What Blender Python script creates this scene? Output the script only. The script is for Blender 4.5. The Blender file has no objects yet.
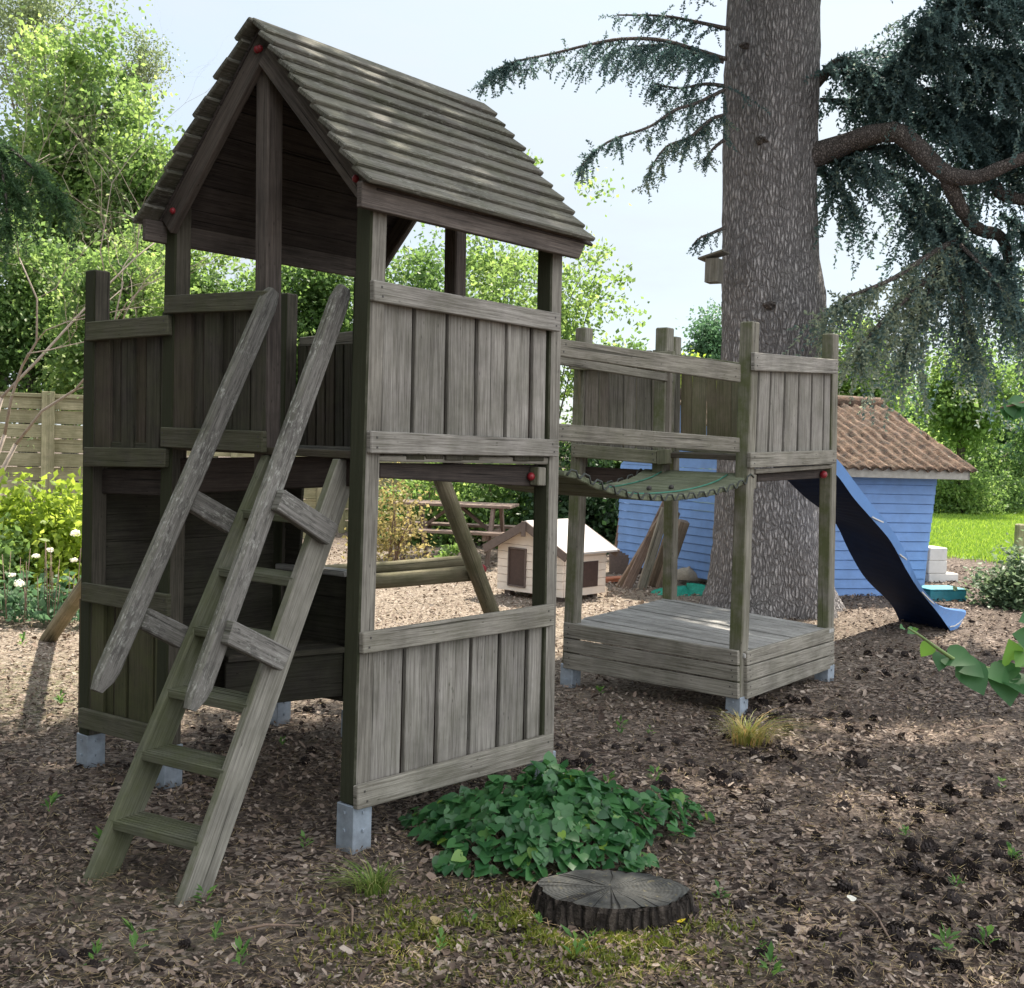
import bpy, bmesh, math, random
import numpy as np
from mathutils import Vector, Matrix
R = random.Random(7)
NR = np.random.default_rng(11)
sc = bpy.context.scene
COL = sc.collection

# ------------------------------------------------------------------ camera model
F_PX, PI_, RO = 1150.0, math.radians(2.628), math.radians(1.766)
CAM = Vector((0, 0, 1.6))
CR, SR = math.cos(RO), math.sin(RO)
FWD = Vector((0, math.cos(PI_), -math.sin(PI_)))
UP0 = Vector((0, math.sin(PI_), math.cos(PI_)))
def ray(x, y):
    a, b = x - 512, y - 494
    u, w = a * CR + b * SR, -a * SR + b * CR
    return Vector((u / F_PX, 0, 0)) + UP0 * (-w / F_PX) + FWD
def W(x, y, Y):
    d = ray(x, y)
    return CAM + d * (Y / d.y)
def G(x, y, z=0.0):
    d = ray(x, y)
    return CAM + d * ((z - 1.6) / d.z)
class Plane:
    """vertical plane through two posts, offset outwards"""
    def __init__(s, a, b, off=0.0, flip=False):
        d = Vector((b.x - a.x, b.y - a.y, 0)).normalized()
        n = Vector((d.y, -d.x, 0))
        if flip: n = -n
        s.d, s.n, s.p = d, n, a + n * off
    def at(s, x, y):
        d = ray(x, y)
        return CAM + d * ((s.p - CAM).dot(s.n) / d.dot(s.n))
    def shifted(s, off):
        q = Plane.__new__(Plane); q.d, q.n, q.p = s.d, s.n, s.p + s.n * off
        return q
def gz(x, y):
    return 0.02 * max(-3, min(3, x)) + 0.012 * math.sin(x * 1.7 + .4) * math.sin(y * 1.3)

# ------------------------------------------------------------------ materials
def newmat(name):
    m = bpy.data.materials.new(name); m.use_nodes = True
    nt = m.node_tree
    for n in list(nt.nodes): nt.nodes.remove(n)
    out = nt.nodes.new('ShaderNodeOutputMaterial')
    b = nt.nodes.new('ShaderNodeBsdfPrincipled')
    nt.links.new(b.outputs[0], out.inputs[0])
    return m, nt, b, out
def N(nt, t, **kw):
    n = nt.nodes.new('ShaderNode' + t)
    for k, v in kw.items():
        if k.startswith('i_'):
            n.inputs[k[2:].replace('_', ' ')].default_value = v
        else: setattr(n, k, v)
    return n
def L(nt, a, b): nt.links.new(a, b)
def ramp(nt, src, stops):
    r = nt.nodes.new('ShaderNodeValToRGB')
    e = r.color_ramp.elements
    while len(e) > 1: e.remove(e[-1])
    e[0].position, e[0].color = stops[0][0], (*stops[0][1], 1) if len(stops[0][1]) == 3 else stops[0][1]
    for p, c in stops[1:]:
        k = e.new(p); k.color = (*c, 1)
    L(nt, src, r.inputs[0])
    return r
def mixc(nt, fac, a, b, blend='MIX'):
    m = nt.nodes.new('ShaderNodeMix'); m.data_type = 'RGBA'; m.blend_type = blend
    for s, v in ((m.inputs[0], fac), (m.inputs[6], a), (m.inputs[7], b)):
        if isinstance(v, (int, float)): s.default_value = v
        elif isinstance(v, tuple): s.default_value = (*v, 1) if len(v) == 3 else v
        else: L(nt, v, s)
    return m.outputs[2]
def math_(nt, op, a, b=None, c=None):
    m = nt.nodes.new('ShaderNodeMath'); m.operation = op
    for i, v in enumerate((a, b, c)):
        if v is None: continue
        if isinstance(v, (int, float)): m.inputs[i].default_value = v
        else: L(nt, v, m.inputs[i])
    return m.outputs[0]
def noise(nt, vec, scale, detail=4, rough=.6, sc3=None):
    if sc3:
        mp = N(nt, 'Mapping'); mp.inputs['Scale'].default_value = sc3
        L(nt, vec, mp.inputs[0]); vec = mp.outputs[0]
    n = N(nt, 'TexNoise'); n.inputs['Scale'].default_value = scale
    n.inputs['Detail'].default_value = detail; n.inputs['Roughness'].default_value = rough
    L(nt, vec, n.inputs['Vector'])
    return n.outputs['Fac']

def wood(name, lo, hi, algae=0.0, lichen=0.0, ridged=False, red=0.0, algae_shade_dir=None, var=.30, algae_shade_col=(.085, .098, .035), alg_min=.25):
    m, nt, b, out = newmat(name)
    uv = N(nt, 'UVMap', uv_map='UVMap').outputs[0]
    geo = N(nt, 'NewGeometry')
    pos = geo.outputs['Position']
    rnd = N(nt, 'Attribute', attribute_name='rnd').outputs['Fac']
    g1 = noise(nt, uv, 1, 5, .65, (85, 2.2, 1))
    g2 = noise(nt, uv, 1, 3, .7, (210, 6, 1))
    g3 = noise(nt, uv, 1, 2, .5, (9, 1.1, 1))
    g = math_(nt, 'ADD', math_(nt, 'MULTIPLY', g1, .5), math_(nt, 'ADD', math_(nt, 'MULTIPLY', g2, .38), math_(nt, 'MULTIPLY', g3, .12)))
    mid = tuple((p * .45 + q * .55) for p, q in zip(lo, hi))
    col = ramp(nt, g, [(.41, lo), (.53, mid), (.65, hi)]).outputs[0]
    # knots
    vo = N(nt, 'TexVoronoi'); mp = N(nt, 'Mapping'); mp.inputs['Scale'].default_value = (7.5, 2.4, 1)
    wv = N(nt, 'TexNoise'); wv.inputs['Scale'].default_value = 9
    L(nt, uv, wv.inputs['Vector'])
    L(nt, uv, mp.inputs[0]); L(nt, mp.outputs[0], vo.inputs['Vector'])
    kn = ramp(nt, vo.outputs['Distance'], [(.04, (1, 1, 1)), (.13, (0, 0, 0))]).outputs[0]
    sel = ramp(nt, noise(nt, uv, 2.3, 1, .5), [(.45, (0, 0, 0)), (.52, (1, 1, 1))]).outputs[0]
    kf = mixc(nt, 1.0, kn, sel, 'MULTIPLY')
    col = mixc(nt, math_(nt, 'MULTIPLY', kf, .85), col, tuple(c * .35 for c in lo))
    # cracks
    ck = ramp(nt, noise(nt, uv, 1, 2, .5, (60, .9, 1)), [(.29, (1, 1, 1)), (.335, (0, 0, 0))]).outputs[0]
    col = mixc(nt, math_(nt, 'MULTIPLY', ck, .8), col, tuple(c * .3 for c in lo))
    # weathering blotches
    bl = noise(nt, pos, 4.5, 4, .65)
    col = mixc(nt, math_(nt, 'MULTIPLY', ramp(nt, bl, [(.42, (0, 0, 0)), (.7, (1, 1, 1))]).outputs[0], .45), col, tuple(c * .5 for c in lo))
    # per board tint
    hs = N(nt, 'HueSaturation'); L(nt, col, hs.inputs['Color'])
    L(nt, math_(nt, 'ADD', 1 - var / 2, math_(nt, 'MULTIPLY', rnd, var)), hs.inputs['Value'])
    col = hs.outputs[0]
    if red > 0:
        rr = math_(nt, 'GREATER_THAN', math_(nt, 'FRACT', math_(nt, 'MULTIPLY', rnd, 7.31)), .62)
        col = mixc(nt, math_(nt, 'MULTIPLY', rr, red), col, (.16, .085, .055))
    if algae > 0:
        al = ramp(nt, noise(nt, pos, 6, 5, .7), [(.30, ((.55,) * 3 if algae >= 1 else (0, 0, 0))), (.62, (1, 1, 1))]).outputs[0]
        f = math_(nt, 'MULTIPLY', al, algae)
        if algae_shade_dir:
            dt = N(nt, 'VectorMath', operation='DOT_PRODUCT'); dt.inputs[1].default_value = algae_shade_dir
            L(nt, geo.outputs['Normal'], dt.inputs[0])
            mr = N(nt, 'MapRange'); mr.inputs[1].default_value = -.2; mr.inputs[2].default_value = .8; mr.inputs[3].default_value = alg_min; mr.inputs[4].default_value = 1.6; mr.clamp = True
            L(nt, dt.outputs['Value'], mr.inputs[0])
            f = math_(nt, 'MULTIPLY', f, mr.outputs[0])  # on tower posts this normal-keyed tint paints shade as well as algae
        f = math_(nt, 'MINIMUM', math_(nt, 'MAXIMUM', f, 0.0), .93)
        col = mixc(nt, f, col, algae_shade_col)
    if lichen > 0:
        l1 = ramp(nt, noise(nt, uv, 1, 4, .75, (95, 26, 1)), [(.52, (0, 0, 0)), (.62, (1, 1, 1))]).outputs[0]
        l2 = ramp(nt, noise(nt, pos, 9, 2, .5), [(.4, (0, 0, 0)), (.6, (1, 1, 1))]).outputs[0]
        col = mixc(nt, math_(nt, 'MULTIPLY', mixc(nt, 1, l1, l2, 'MULTIPLY'), lichen), col, (.40, .40, .36))
        l3 = ramp(nt, noise(nt, uv, 1, 4, .75, (60, 12, 1)), [(.53, (0, 0, 0)), (.62, (1, 1, 1))]).outputs[0]
        col = mixc(nt, math_(nt, 'MULTIPLY', l3, lichen * .8), col, (.035, .033, .03))
    L(nt, col, b.inputs['Base Color'])
    b.inputs['Roughness'].default_value = .9
    b.inputs['Specular IOR Level'].default_value = .25
    h = math_(nt, 'ADD', math_(nt, 'MULTIPLY', g, 1.0), math_(nt, 'MULTIPLY', ck, -.8))
    if ridged:
        sx = N(nt, 'SeparateXYZ'); L(nt, uv, sx.inputs[0])
        h = math_(nt, 'ADD', h, math_(nt, 'MULTIPLY', math_(nt, 'SINE', math_(nt, 'MULTIPLY', sx.outputs[0], 2 * math.pi / .017)), 1.6))
    bp = N(nt, 'Bump'); bp.inputs['Strength'].default_value = .9; bp.inputs['Distance'].default_value = .006
    L(nt, h, bp.inputs['Height']); L(nt, bp.outputs[0], b.inputs['Normal'])
    return m

def leafmat(name, c1, c2, c3=None, trans=.45, rough=.5, spec=.3):
    m, nt, b, out = newmat(name)
    rnd = N(nt, 'Attribute', attribute_name='rnd').outputs['Fac']
    st = [(0, c1), (.65, c2)] + ([(1, c3)] if c3 else [])
    col = ramp(nt, rnd, st).outputs[0]
    L(nt, col, b.inputs['Base Color']); b.inputs['Roughness'].default_value = rough
    b.inputs['Specular IOR Level'].default_value = spec
    if trans > 0:
        tr = N(nt, 'BsdfTranslucent')
        hs = N(nt, 'HueSaturation'); hs.inputs['Saturation'].default_value = 1.02; hs.inputs['Value'].default_value = 2.15
        hs.inputs['Hue'].default_value = .485
        L(nt, col, hs.inputs['Color']); L(nt, hs.outputs[0], tr.inputs[0])
        mx = N(nt, 'MixShader'); mx.inputs[0].default_value = trans
        L(nt, b.outputs[0], mx.inputs[1]); L(nt, tr.outputs[0], mx.inputs[2]); L(nt, mx.outputs[0], out.inputs[0])
    return m
def plain(name, c, rough=.7, var=.15, scale=12, metal=0.0, bump=.2, spec=.4, dirt=0.0):
    m, nt, b, out = newmat(name)
    pos = N(nt, 'NewGeometry').outputs['Position']
    n1 = noise(nt, pos, scale, 5, .65)
    col = ramp(nt, n1, [(.3, tuple(x * (1 - var) for x in c)), (.7, tuple(min(1, x * (1 + var)) for x in c))]).outputs[0]
    if dirt:
        d = ramp(nt, noise(nt, pos, scale * .35, 5, .7), [(.45, (0, 0, 0)), (.7, (1, 1, 1))]).outputs[0]
        col = mixc(nt, math_(nt, 'MULTIPLY', d, dirt), col, (.12, .1, .07))
    L(nt, col, b.inputs['Base Color']); b.inputs['Roughness'].default_value = rough; b.inputs['Metallic'].default_value = metal
    b.inputs['Specular IOR Level'].default_value = spec
    bp = N(nt, 'Bump'); bp.inputs['Strength'].default_value = bump; bp.inputs['Distance'].default_value = .01
    L(nt, noise(nt, pos, scale * 4, 4, .6), bp.inputs['Height']); L(nt, bp.outputs[0], b.inputs['Normal'])
    return m
def bark(name, lo, hi, cells=14, stretch=.42, bump=1.0, dist=.03, moss=0.0):
    m, nt, b, out = newmat(name)
    pos = N(nt, 'NewGeometry').outputs['Position']
    wob = N(nt, 'TexNoise'); wob.inputs['Scale'].default_value = 5; L(nt, pos, wob.inputs['Vector'])
    ad = N(nt, 'VectorMath', operation='MULTIPLY_ADD'); ad.inputs[1].default_value = (.05, .05, .05)
    L(nt, wob.outputs['Color'], ad.inputs[0]); L(nt, pos, ad.inputs[2])
    mp = N(nt, 'Mapping'); mp.inputs['Scale'].default_value = (cells, cells, cells * stretch); L(nt, ad.outputs[0], mp.inputs[0])
    v = N(nt, 'TexVoronoi', feature='DISTANCE_TO_EDGE'); v.inputs['Scale'].default_value = 1.0; L(nt, mp.outputs[0], v.inputs['Vector'])
    v2 = N(nt, 'TexVoronoi'); v2.inputs['Scale'].default_value = 1.0; L(nt, mp.outputs[0], v2.inputs['Vector'])
    fis = noise(nt, pos, 1, 3, .6, (cells * .9, cells * .9, cells * .09))
    e0_ = math_(nt, 'ADD', v.outputs['Distance'], math_(nt, 'ADD', math_(nt, 'MULTIPLY', math_(nt, 'SUBTRACT', noise(nt, pos, 38, 4, .7), .5), .30), math_(nt, 'MULTIPLY', math_(nt, 'SUBTRACT', fis, .5), .42)))
    edge = ramp(nt, e0_, [(.0, (0, 0, 0)), (.30, (1, 1, 1))]).outputs[0]
    n2 = noise(nt, pos, 60, 4, .7)
    col = mixc(nt, edge, tuple(c * .56 for c in lo), ramp(nt, n2, [(.3, lo), (.7, hi)]).outputs[0])
    hs = N(nt, 'HueSaturation'); L(nt, col, hs.inputs['Color'])
    sx = N(nt, 'SeparateColor'); L(nt, v2.outputs['Color'], sx.inputs[0])
    L(nt, math_(nt, 'ADD', .8, math_(nt, 'MULTIPLY', sx.outputs[0], .4)), hs.inputs['Value'])
    col = hs.outputs[0]
    if moss:
        d = ramp(nt, noise(nt, pos, 3, 5, .7), [(.5, (0, 0, 0)), (.72, (1, 1, 1))]).outputs[0]
        col = mixc(nt, math_(nt, 'MULTIPLY', d, moss), col, (.09, .1, .045))
    L(nt, col, b.inputs['Base Color']); b.inputs['Roughness'].default_value = .95; b.inputs['Specular IOR Level'].default_value = .15
    h = math_(nt, 'ADD', math_(nt, 'MULTIPLY', edge, .8), math_(nt, 'MULTIPLY', n2, .35))
    bp = N(nt, 'Bump'); bp.inputs['Strength'].default_value = bump; bp.inputs['Distance'].default_value = dist
    L(nt, h, bp.inputs['Height']); L(nt, bp.outputs[0], b.inputs['Normal'])
    return m

M = {}
M['panel'] = wood('weathered_grey_wood', (.135, .121, .107), (.375, .348, .316), algae=.16, var=.34)
M['rail'] = wood('weathered_rail_wood', (.148, .132, .110), (.39, .36, .312), algae=.16, var=.2)
M['post'] = wood('post_wood', (.125, .112, .09), (.34, .315, .265), algae=.55, algae_shade_dir=(-.95, -.3, 0), var=.2)
M['joist'] = wood('shaded_joist_wood', (.026, .021, .019), (.078, .062, .053), red=.08, var=.3)  # shadow under the decks is put into this dark colour
M['lining'] = wood('shaded_lining_wood', (.035, .028, .026), (.10, .082, .074), var=.4)  # albedo lowered so the roof underside looks shaded
M['cabin'] = wood('shaded_cabin_wood', (.028, .025, .021), (.075, .066, .055), algae=.15, var=.3)  # colour holds the dimness of the cabin interior
M['dark'] = wood('brown_shaded_wood', (.036, .031, .027), (.105, .09, .078), algae=.25, red=.10, var=.35)  # albedo cut to carry the shade on the gable-side boards
M['towerpost'] = wood('tower_post_wood', (.115, .104, .086), (.33, .305, .262), algae=1.0, algae_shade_dir=(-.80, -.60, 0), var=.2, algae_shade_col=(.030, .034, .016), alg_min=-.25)  # near-black tint on gable-side faces: algae plus painted shade
M['towerdark'] = wood('shaded_tower_post_wood', (.05, .044, .034), (.145, .128, .102), algae=1.0, algae_shade_dir=(-.80, -.60, 0), var=.2, algae_shade_col=(.030, .034, .016), alg_min=.1)  # darker twin for the shaded posts, shade in both base and tint
M['bridgerail'] = wood('bridge_rail_wood', (.115, .102, .084), (.315, .288, .245), algae=.16, var=.2)
M['towerrail'] = wood('shaded_tower_rail_wood', (.058, .053, .040), (.155, .143, .112), algae=.35, var=.2)  # rail wood darkened for the gable side, shade included in the colour
M['green'] = wood('green_stained_wood', (.10, .088, .06), (.25, .215, .15), algae=.5, red=.15, var=.3)
M['lmboard'] = wood('grey_tan_board', (.12, .105, .09), (.33, .295, .26), algae=.25, red=.12, var=.45)
M['towergreen'] = wood('shaded_green_wood', (.046, .041, .026), (.125, .108, .072), algae=.5, red=.5, var=.3)  # green boards darkened so the annex side reads as shaded
M['greenrail'] = wood('green_rail_wood', (.12, .112, .082), (.30, .28, .215), algae=.45, var=.2)
M['lichen'] = wood('lichen_spotted_wood', (.095, .088, .08), (.26, .245, .225), algae=.22, lichen=.62, algae_shade_dir=(-.62, -.5, .4), var=.15)
M['stringer'] = wood('ladder_wood', (.145, .134, .115), (.36, .34, .295), algae=.45, algae_shade_dir=(-.9, -.3, .25), var=.15)
M['tread'] = wood('ridged_tread_wood', (.075, .076, .055), (.20, .197, .15), algae=.5, var=.2)
M['deck'] = wood('silver_deck_wood', (.24, .23, .215), (.52, .505, .48), algae=.08, var=.35)
M['slat'] = wood('green_grey_slat_wood', (.10, .11, .075), (.25, .27, .19), algae=.35, var=.3)
M['roofw'] = wood('mossy_roof_board', (.062, .056, .049), (.215, .198, .174), algae=.26, lichen=.35, var=.45)
M['roofd'] = wood('roof_frame_wood', (.062, .051, .045), (.175, .145, .125), var=.3)
M['log'] = wood('round_log_wood', (.17, .145, .095), (.40, .345, .235), algae=.4, var=.2)
M['plankbrown'] = wood('brown_plank', (.15, .115, .085), (.36, .295, .23), red=.3, var=.5)
M['fence'] = wood('fence_wood', (.24, .215, .13), (.48, .44, .29), algae=.35, var=.3)
M['picnic'] = wood('picnic_wood', (.15, .105, .085), (.34, .26, .215), var=.3)
M['galv'] = plain('galvanised_steel', (.34, .39, .45), rough=.45, var=.2, scale=20, metal=.35, bump=.08, dirt=.25)
M['red'] = plain('red_cap', (.24, .018, .025), rough=.4, var=.1)
M['nail'] = plain('nail', (.05, .045, .04), rough=.6)
M['blue'] = plain('blue_paint', (.175, .31, .60), rough=.65, var=.10, scale=7, dirt=.12)
M['slide'] = plain('blue_plastic', (.12, .27, .57), rough=.38, var=.06, scale=5, bump=.03, dirt=.08)
M['slideunder'] = plain('shaded_blue_plastic', (.007, .017, .05), spec=.06, rough=.7, var=.2, scale=5, bump=.03)  # slide plastic darkened, underside shade painted in
M['pink'] = plain('cream_paint', (.80, .69, .59), rough=.7, var=.06, scale=10, bump=.08)
M['brown'] = plain('dark_brown_paint', (.07, .042, .034), rough=.6, var=.2, scale=30)
M['barge'] = plain('brown_barge_board', (.14, .105, .09), rough=.7, var=.2, scale=30)
M['felt'] = plain('pale_roof_felt', (.50, .47, .455), rough=.8, var=.06, scale=30)
M['white'] = plain('white_paint_block', (.62, .60, .56), rough=.75, var=.08, scale=8, dirt=.15)
M['teal'] = plain('teal_paint', (.03, .23, .30), rough=.55, var=.2, scale=14, dirt=.2)
M['fascia'] = plain('pale_fascia', (.40, .38, .34), rough=.75, var=.2, scale=15)
M['net'] = plain('green_net', (.01, .27, .19), rough=.6, var=.3, scale=40, bump=.6)
M['stone'] = plain('tan_stone', (.42, .36, .28), rough=.9, var=.2, scale=20, bump=.5)
M['terra'] = plain('terracotta', (.42, .16, .09), rough=.85, var=.25, scale=15)
M['rope'] = plain('green_rope', (.05, .20, .14), rough=.7)
M['paletwig'] = plain('pale_twig', (.30, .245, .20), rough=.9, var=.25, scale=20)
M['greenstem'] = plain('green_stem', (.13, .19, .06), rough=.6)
M['greyrope'] = plain('grey_rope', (.045, .05, .045), rough=.8)
M['bark'] = bark('cedar_bark', (.275, .252, .245), (.48, .447, .432), cells=36, stretch=.26, bump=1.0, dist=.035, moss=.10)
M['limb'] = bark('cedar_limb_bark', (.095, .08, .072), (.225, .192, .175), cells=55, stretch=.6, bump=.8, dist=.012, moss=.15)
M['trunk'] = bark('grey_tree_bark', (.10, .09, .075), (.24, .215, .18), cells=22, stretch=.35, bump=.8, dist=.02)
M['twig'] = plain('twig_brown', (.20, .14, .105), rough=.9, var=.3, scale=30)
M['stumpbark'] = bark('stump_bark', (.035, .028, .024), (.10, .082, .068), cells=30, stretch=.2, bump=1.0, dist=.03)
M['stumptop'] = plain('stump_top', (.040, .041, .040), rough=.9, var=.5, scale=18, bump=.9, dirt=.6)
M['cone'] = plain('pine_cone_brown', (.026, .018, .016), rough=.85, var=.5, scale=60)
# ------------------------------------------------------------------ mesh building
class MB:
    def __init__(s): s.v, s.f, s.uv, s.rn, s.mi, s.sm = [], [], [], [], [], []
    def _push(s, verts, faces, uvs, rnd, mi=0, smooth=False):
        o = len(s.v); s.v += [tuple(p) for p in verts]
        for f, u in zip(faces, uvs):
            s.f.append([i + o for i in f]); s.uv += u; s.rn += [rnd] * len(f); s.mi.append(mi); s.sm.append(smooth)
    def hexa(s, p, bev=.004, mi=0, rnd=None, along=None):
        """p: 8 corners, front loop 0-3 then back loop 4-7"""
        rnd = R.random() if rnd is None else rnd
        p = [Vector(q) for q in p]
        bm = bmesh.new(); vs = [bm.verts.new(q) for q in p]
        for f in ((0, 1, 2, 3), (7, 6, 5, 4), (0, 4, 5, 1), (1, 5, 6, 2), (2, 6, 7, 3), (3, 7, 4, 0)):
            bm.faces.new([vs[i] for i in f])
        bmesh.ops.recalc_face_normals(bm, faces=bm.faces)
        if bev > 0: bmesh.ops.bevel(bm, geom=list(bm.edges), offset=bev, segments=1, affect='EDGES', profile=.5)
        d1 = (p[1] - p[0]) + (p[2] - p[3]); d2 = (p[3] - p[0]) + (p[2] - p[1]); d3 = (p[4] - p[0]) + (p[6] - p[2])
        ds = sorted([d1, d2, d3], key=lambda q: -q.length)
        a = ds[0].normalized() if along is None else along
        b = (ds[1] - a * ds[1].dot(a)).normalized(); c = a.cross(b)
        ou, ov = R.uniform(0, 40), R.uniform(0, 40)
        idx = {q: i for i, q in enumerate(bm.verts)}
        faces, uvs = [], []
        for f in bm.faces:
            n = f.normal; w = (abs(n.dot(b)), abs(n.dot(c)), abs(n.dot(a)))
            faces.append([idx[q] for q in f.verts])
            U = []
            for q in f.verts:
                co = q.co
                if w[2] > .8: U.append((co.dot(b) * 1.3 + ou, co.dot(c) * .15 + ov))
                elif w[1] >= w[0]: U.append((co.dot(b) + ou, co.dot(a) + ov))
                else: U.append((co.dot(c) + ou + 3.3, co.dot(a) + ov))
            uvs.append(U)
        s._push([q.co.copy() for q in bm.verts], faces, uvs, rnd, mi); bm.free()
    def slab(s, q, nrm, t, bev=.004, mi=0, rnd=None, along=None):
        q = [Vector(x) for x in q]
        s.hexa(q + [x - nrm * t for x in q], bev, mi, rnd, along)
    def beam(s, a, b, wdir, w, t, bev=.004, mi=0, rnd=None, w2=None):
        a, b = Vector(a), Vector(b); ax = (b - a).normalized()
        wd = (Vector(wdir) - ax * Vector(wdir).dot(ax)).normalized(); td = ax.cross(wd)
        w2 = w2 or w
        fr = [a - wd * w / 2 + td * t / 2, a + wd * w / 2 + td * t / 2, b + wd * w2 / 2 + td * t / 2, b - wd * w2 / 2 + td * t / 2]
        s.hexa(fr + [q - td * t for q in fr], bev, mi, rnd, ax)
    def box(s, c, dx, dy, sx, sy, z0, z1, bev=.004, mi=0, rnd=None):
        """c plan centre; dx,dy unit plan axes"""
        c = Vector((c[0], c[1], 0)); P = []
        for z in (z1, z0):
            for a, b in ((-1, -1), (1, -1), (1, 1), (-1, 1)):
                P.append(c + dx * (a * sx / 2) + dy * (b * sy / 2) + Vector((0, 0, z)))
        s.hexa(P, bev, mi, rnd)
    def tube(s, pts, rad, seg=10, mi=0, rnd=None, cap=True, wob=0.0):
        rnd = R.random() if rnd is None else rnd
        pts = [Vector(p) for p in pts]; n = len(pts)
        if isinstance(rad, (int, float)): rad = [rad] * n
        ref = Vector((.13, .21, .97)); vs = []; ln = 0; us = []
        for i, p in enumerate(pts):
            t = (pts[min(i + 1, n - 1)] - pts[max(i - 1, 0)]).normalized()
            x = t.cross(ref)
            if x.length < .1: x = t.cross(Vector((1, 0, 0)))
            x.normalize(); y = t.cross(x)
            if i: ln += (p - pts[i - 1]).length
            us.append(ln)
            for k in range(seg):
                th = 2 * math.pi * k / seg; rr = rad[i] * (1 + (R.uniform(-wob, wob) if wob else 0))
                vs.append(p + x * math.cos(th) * rr + y * math.sin(th) * rr)
        fs, uvs = [], []
        o = R.uniform(0, 30); cr = 2 * math.pi * max(rad) / seg
        for i in range(n - 1):
            for k in range(seg):
                k2 = (k + 1) % seg
                fs.append([i * seg + k, i * seg + k2, (i + 1) * seg + k2, (i + 1) * seg + k])
                uvs.append([(k * cr + o, us[i] + o), ((k + 1) * cr + o, us[i] + o), ((k + 1) * cr + o, us[i + 1] + o), (k * cr + o, us[i + 1] + o)])
        if cap:
            for base in (list(range(seg))[::-1], list(range((n - 1) * seg, n * seg))):
                fs.append(base); uvs.append([(vs[j].x * 2 + o, vs[j].z * .3 + o) for j in base])
        s._push(vs, fs, uvs, rnd, mi, True)
    def ball(s, c, r, seg=10, rings=6, mi=0, flat=1.0):
        c = Vector(c); vs = []; fs = []
        for i in range(rings + 1):
            ph = math.pi * i / rings
            for k in range(seg):
                th = 2 * math.pi * k / seg
                vs.append(c + Vector((math.sin(ph) * math.cos(th) * r, math.sin(ph) * math.sin(th) * r, math.cos(ph) * r * flat)))
        for i in range(rings):
            for k in range(seg):
                fs.append([i * seg + k, (i + 1) * seg + k, (i + 1) * seg + (k + 1) % seg, i * seg + (k + 1) % seg])
        s._push(vs, fs, [[(0, 0)] * 4 for _ in fs], R.random(), mi, True)
    def build(s, name, mats, parent=None):
        if not isinstance(mats, (list, tuple)): mats = [mats]
        return mk(name, np.array(s.v, dtype=np.float32), s.f, mats, parent, np.array(s.uv, np.float32), np.array(s.rn, np.float32), s.mi, s.sm)
def wloc(o):
    l = Vector((0, 0, 0))
    while o: l = l + o.location; o = o.parent
    return l
def mk(name, V, faces, mats, parent=None, uv=None, rn=None, mi=None, sm=None, loc=None):
    me = bpy.data.meshes.new(name)
    base = wloc(parent) if parent else (Vector(loc) if loc is not None else Vector((0, 0, 0)))
    V = np.asarray(V, np.float32) - np.array(base, np.float32)
    me.vertices.add(len(V)); me.vertices.foreach_set('co', V.ravel())
    if isinstance(faces, np.ndarray):
        k = faces.shape[1]; nf = len(faces)
        starts = np.arange(0, nf * k, k, dtype=np.int32); flat = faces.ravel().astype(np.int32)
    else:
        nf = len(faces); tot = np.array([len(f) for f in faces], np.int32)
        starts = np.concatenate(([0], np.cumsum(tot)[:-1])).astype(np.int32); flat = np.array([i for f in faces for i in f], np.int32)
    me.loops.add(len(flat)); me.loops.foreach_set('vertex_index', flat)
    me.polygons.add(nf); me.polygons.foreach_set('loop_start', starts)
    if mi is not None: me.polygons.foreach_set('material_index', np.array(mi, np.int32))
    if sm is not None:
        me.polygons.foreach_set('use_smooth', np.array(sm, bool) if not isinstance(sm, bool) else np.full(nf, sm))
    if uv is not None and len(uv):
        l = me.uv_layers.new(name='UVMap'); l.data.foreach_set('uv', uv.ravel())
    if rn is not None:
        at = me.attributes.new('rnd', 'FLOAT', 'CORNER'); at.data.foreach_set('value', np.asarray(rn, np.float32))
    me.update(calc_edges=True); me.validate()
    for m in (mats if isinstance(mats, (list, tuple)) else [mats]): me.materials.append(m)
    o = bpy.data.objects.new(name, me); COL.objects.link(o)
    if parent: o.parent = parent
    else: o.location = base
    return o
def tag(o, label=None, cat=None, group=None, kind=None):
    if label: o['label'] = label
    if cat: o['category'] = cat
    if group: o['group'] = group
    if kind: o['kind'] = kind
    return o
def empty(name, loc, label=None, cat=None, group=None):
    o = bpy.data.objects.new(name, None); COL.objects.link(o); o.location = loc; o.empty_display_size = .2
    return tag(o, label, cat, group)
def pol(q, pl): return [pl.at(*p) for p in q]

# ------------------------------------------------------------------ posts of the play structure
UZ = Vector((0, 0, 1))
ua = math.radians(50.6)
U = Vector((math.cos(ua), math.sin(ua), 0)); V = Vector((U.y, -U.x, 0))       # U: along the front facade, V: towards the camera side
PX = dict(  # pixel of post axis at top and at foot, depth
    A=(373, 192, 353, 853, 4.42), B=(550.5, 238, 541, 778, 5.33), C=(179, 205, 167, 789, 5.25),
    F=(98, 271, 90.5, 770, 5.55), L=(584.5, 328, 570, 686, 7.52), P=(750, 322, 736.5, 713, 6.74),
    Q=(830.5, 334, 824.5, 681, 7.74), N=(674, 337, 669, 640, 8.78), D=(270, 58, 267, 478, 4.85), E=(457, 108, 453, 470, 5.74),
    M=(665, 328, 661, 468, 7.13))
TOP = {k: W(v[0], v[1], v[4]) for k, v in PX.items()}; BOT = {k: W(v[2], v[3], v[4]) for k, v in PX.items()}
def axis(k, z):
    a, b = BOT[k], TOP[k]; t = (z - a.z) / (b.z - a.z); return a.lerp(b, t)
MIDP = {k: axis(k, 1.2) for k in PX}
S = .086
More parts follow.
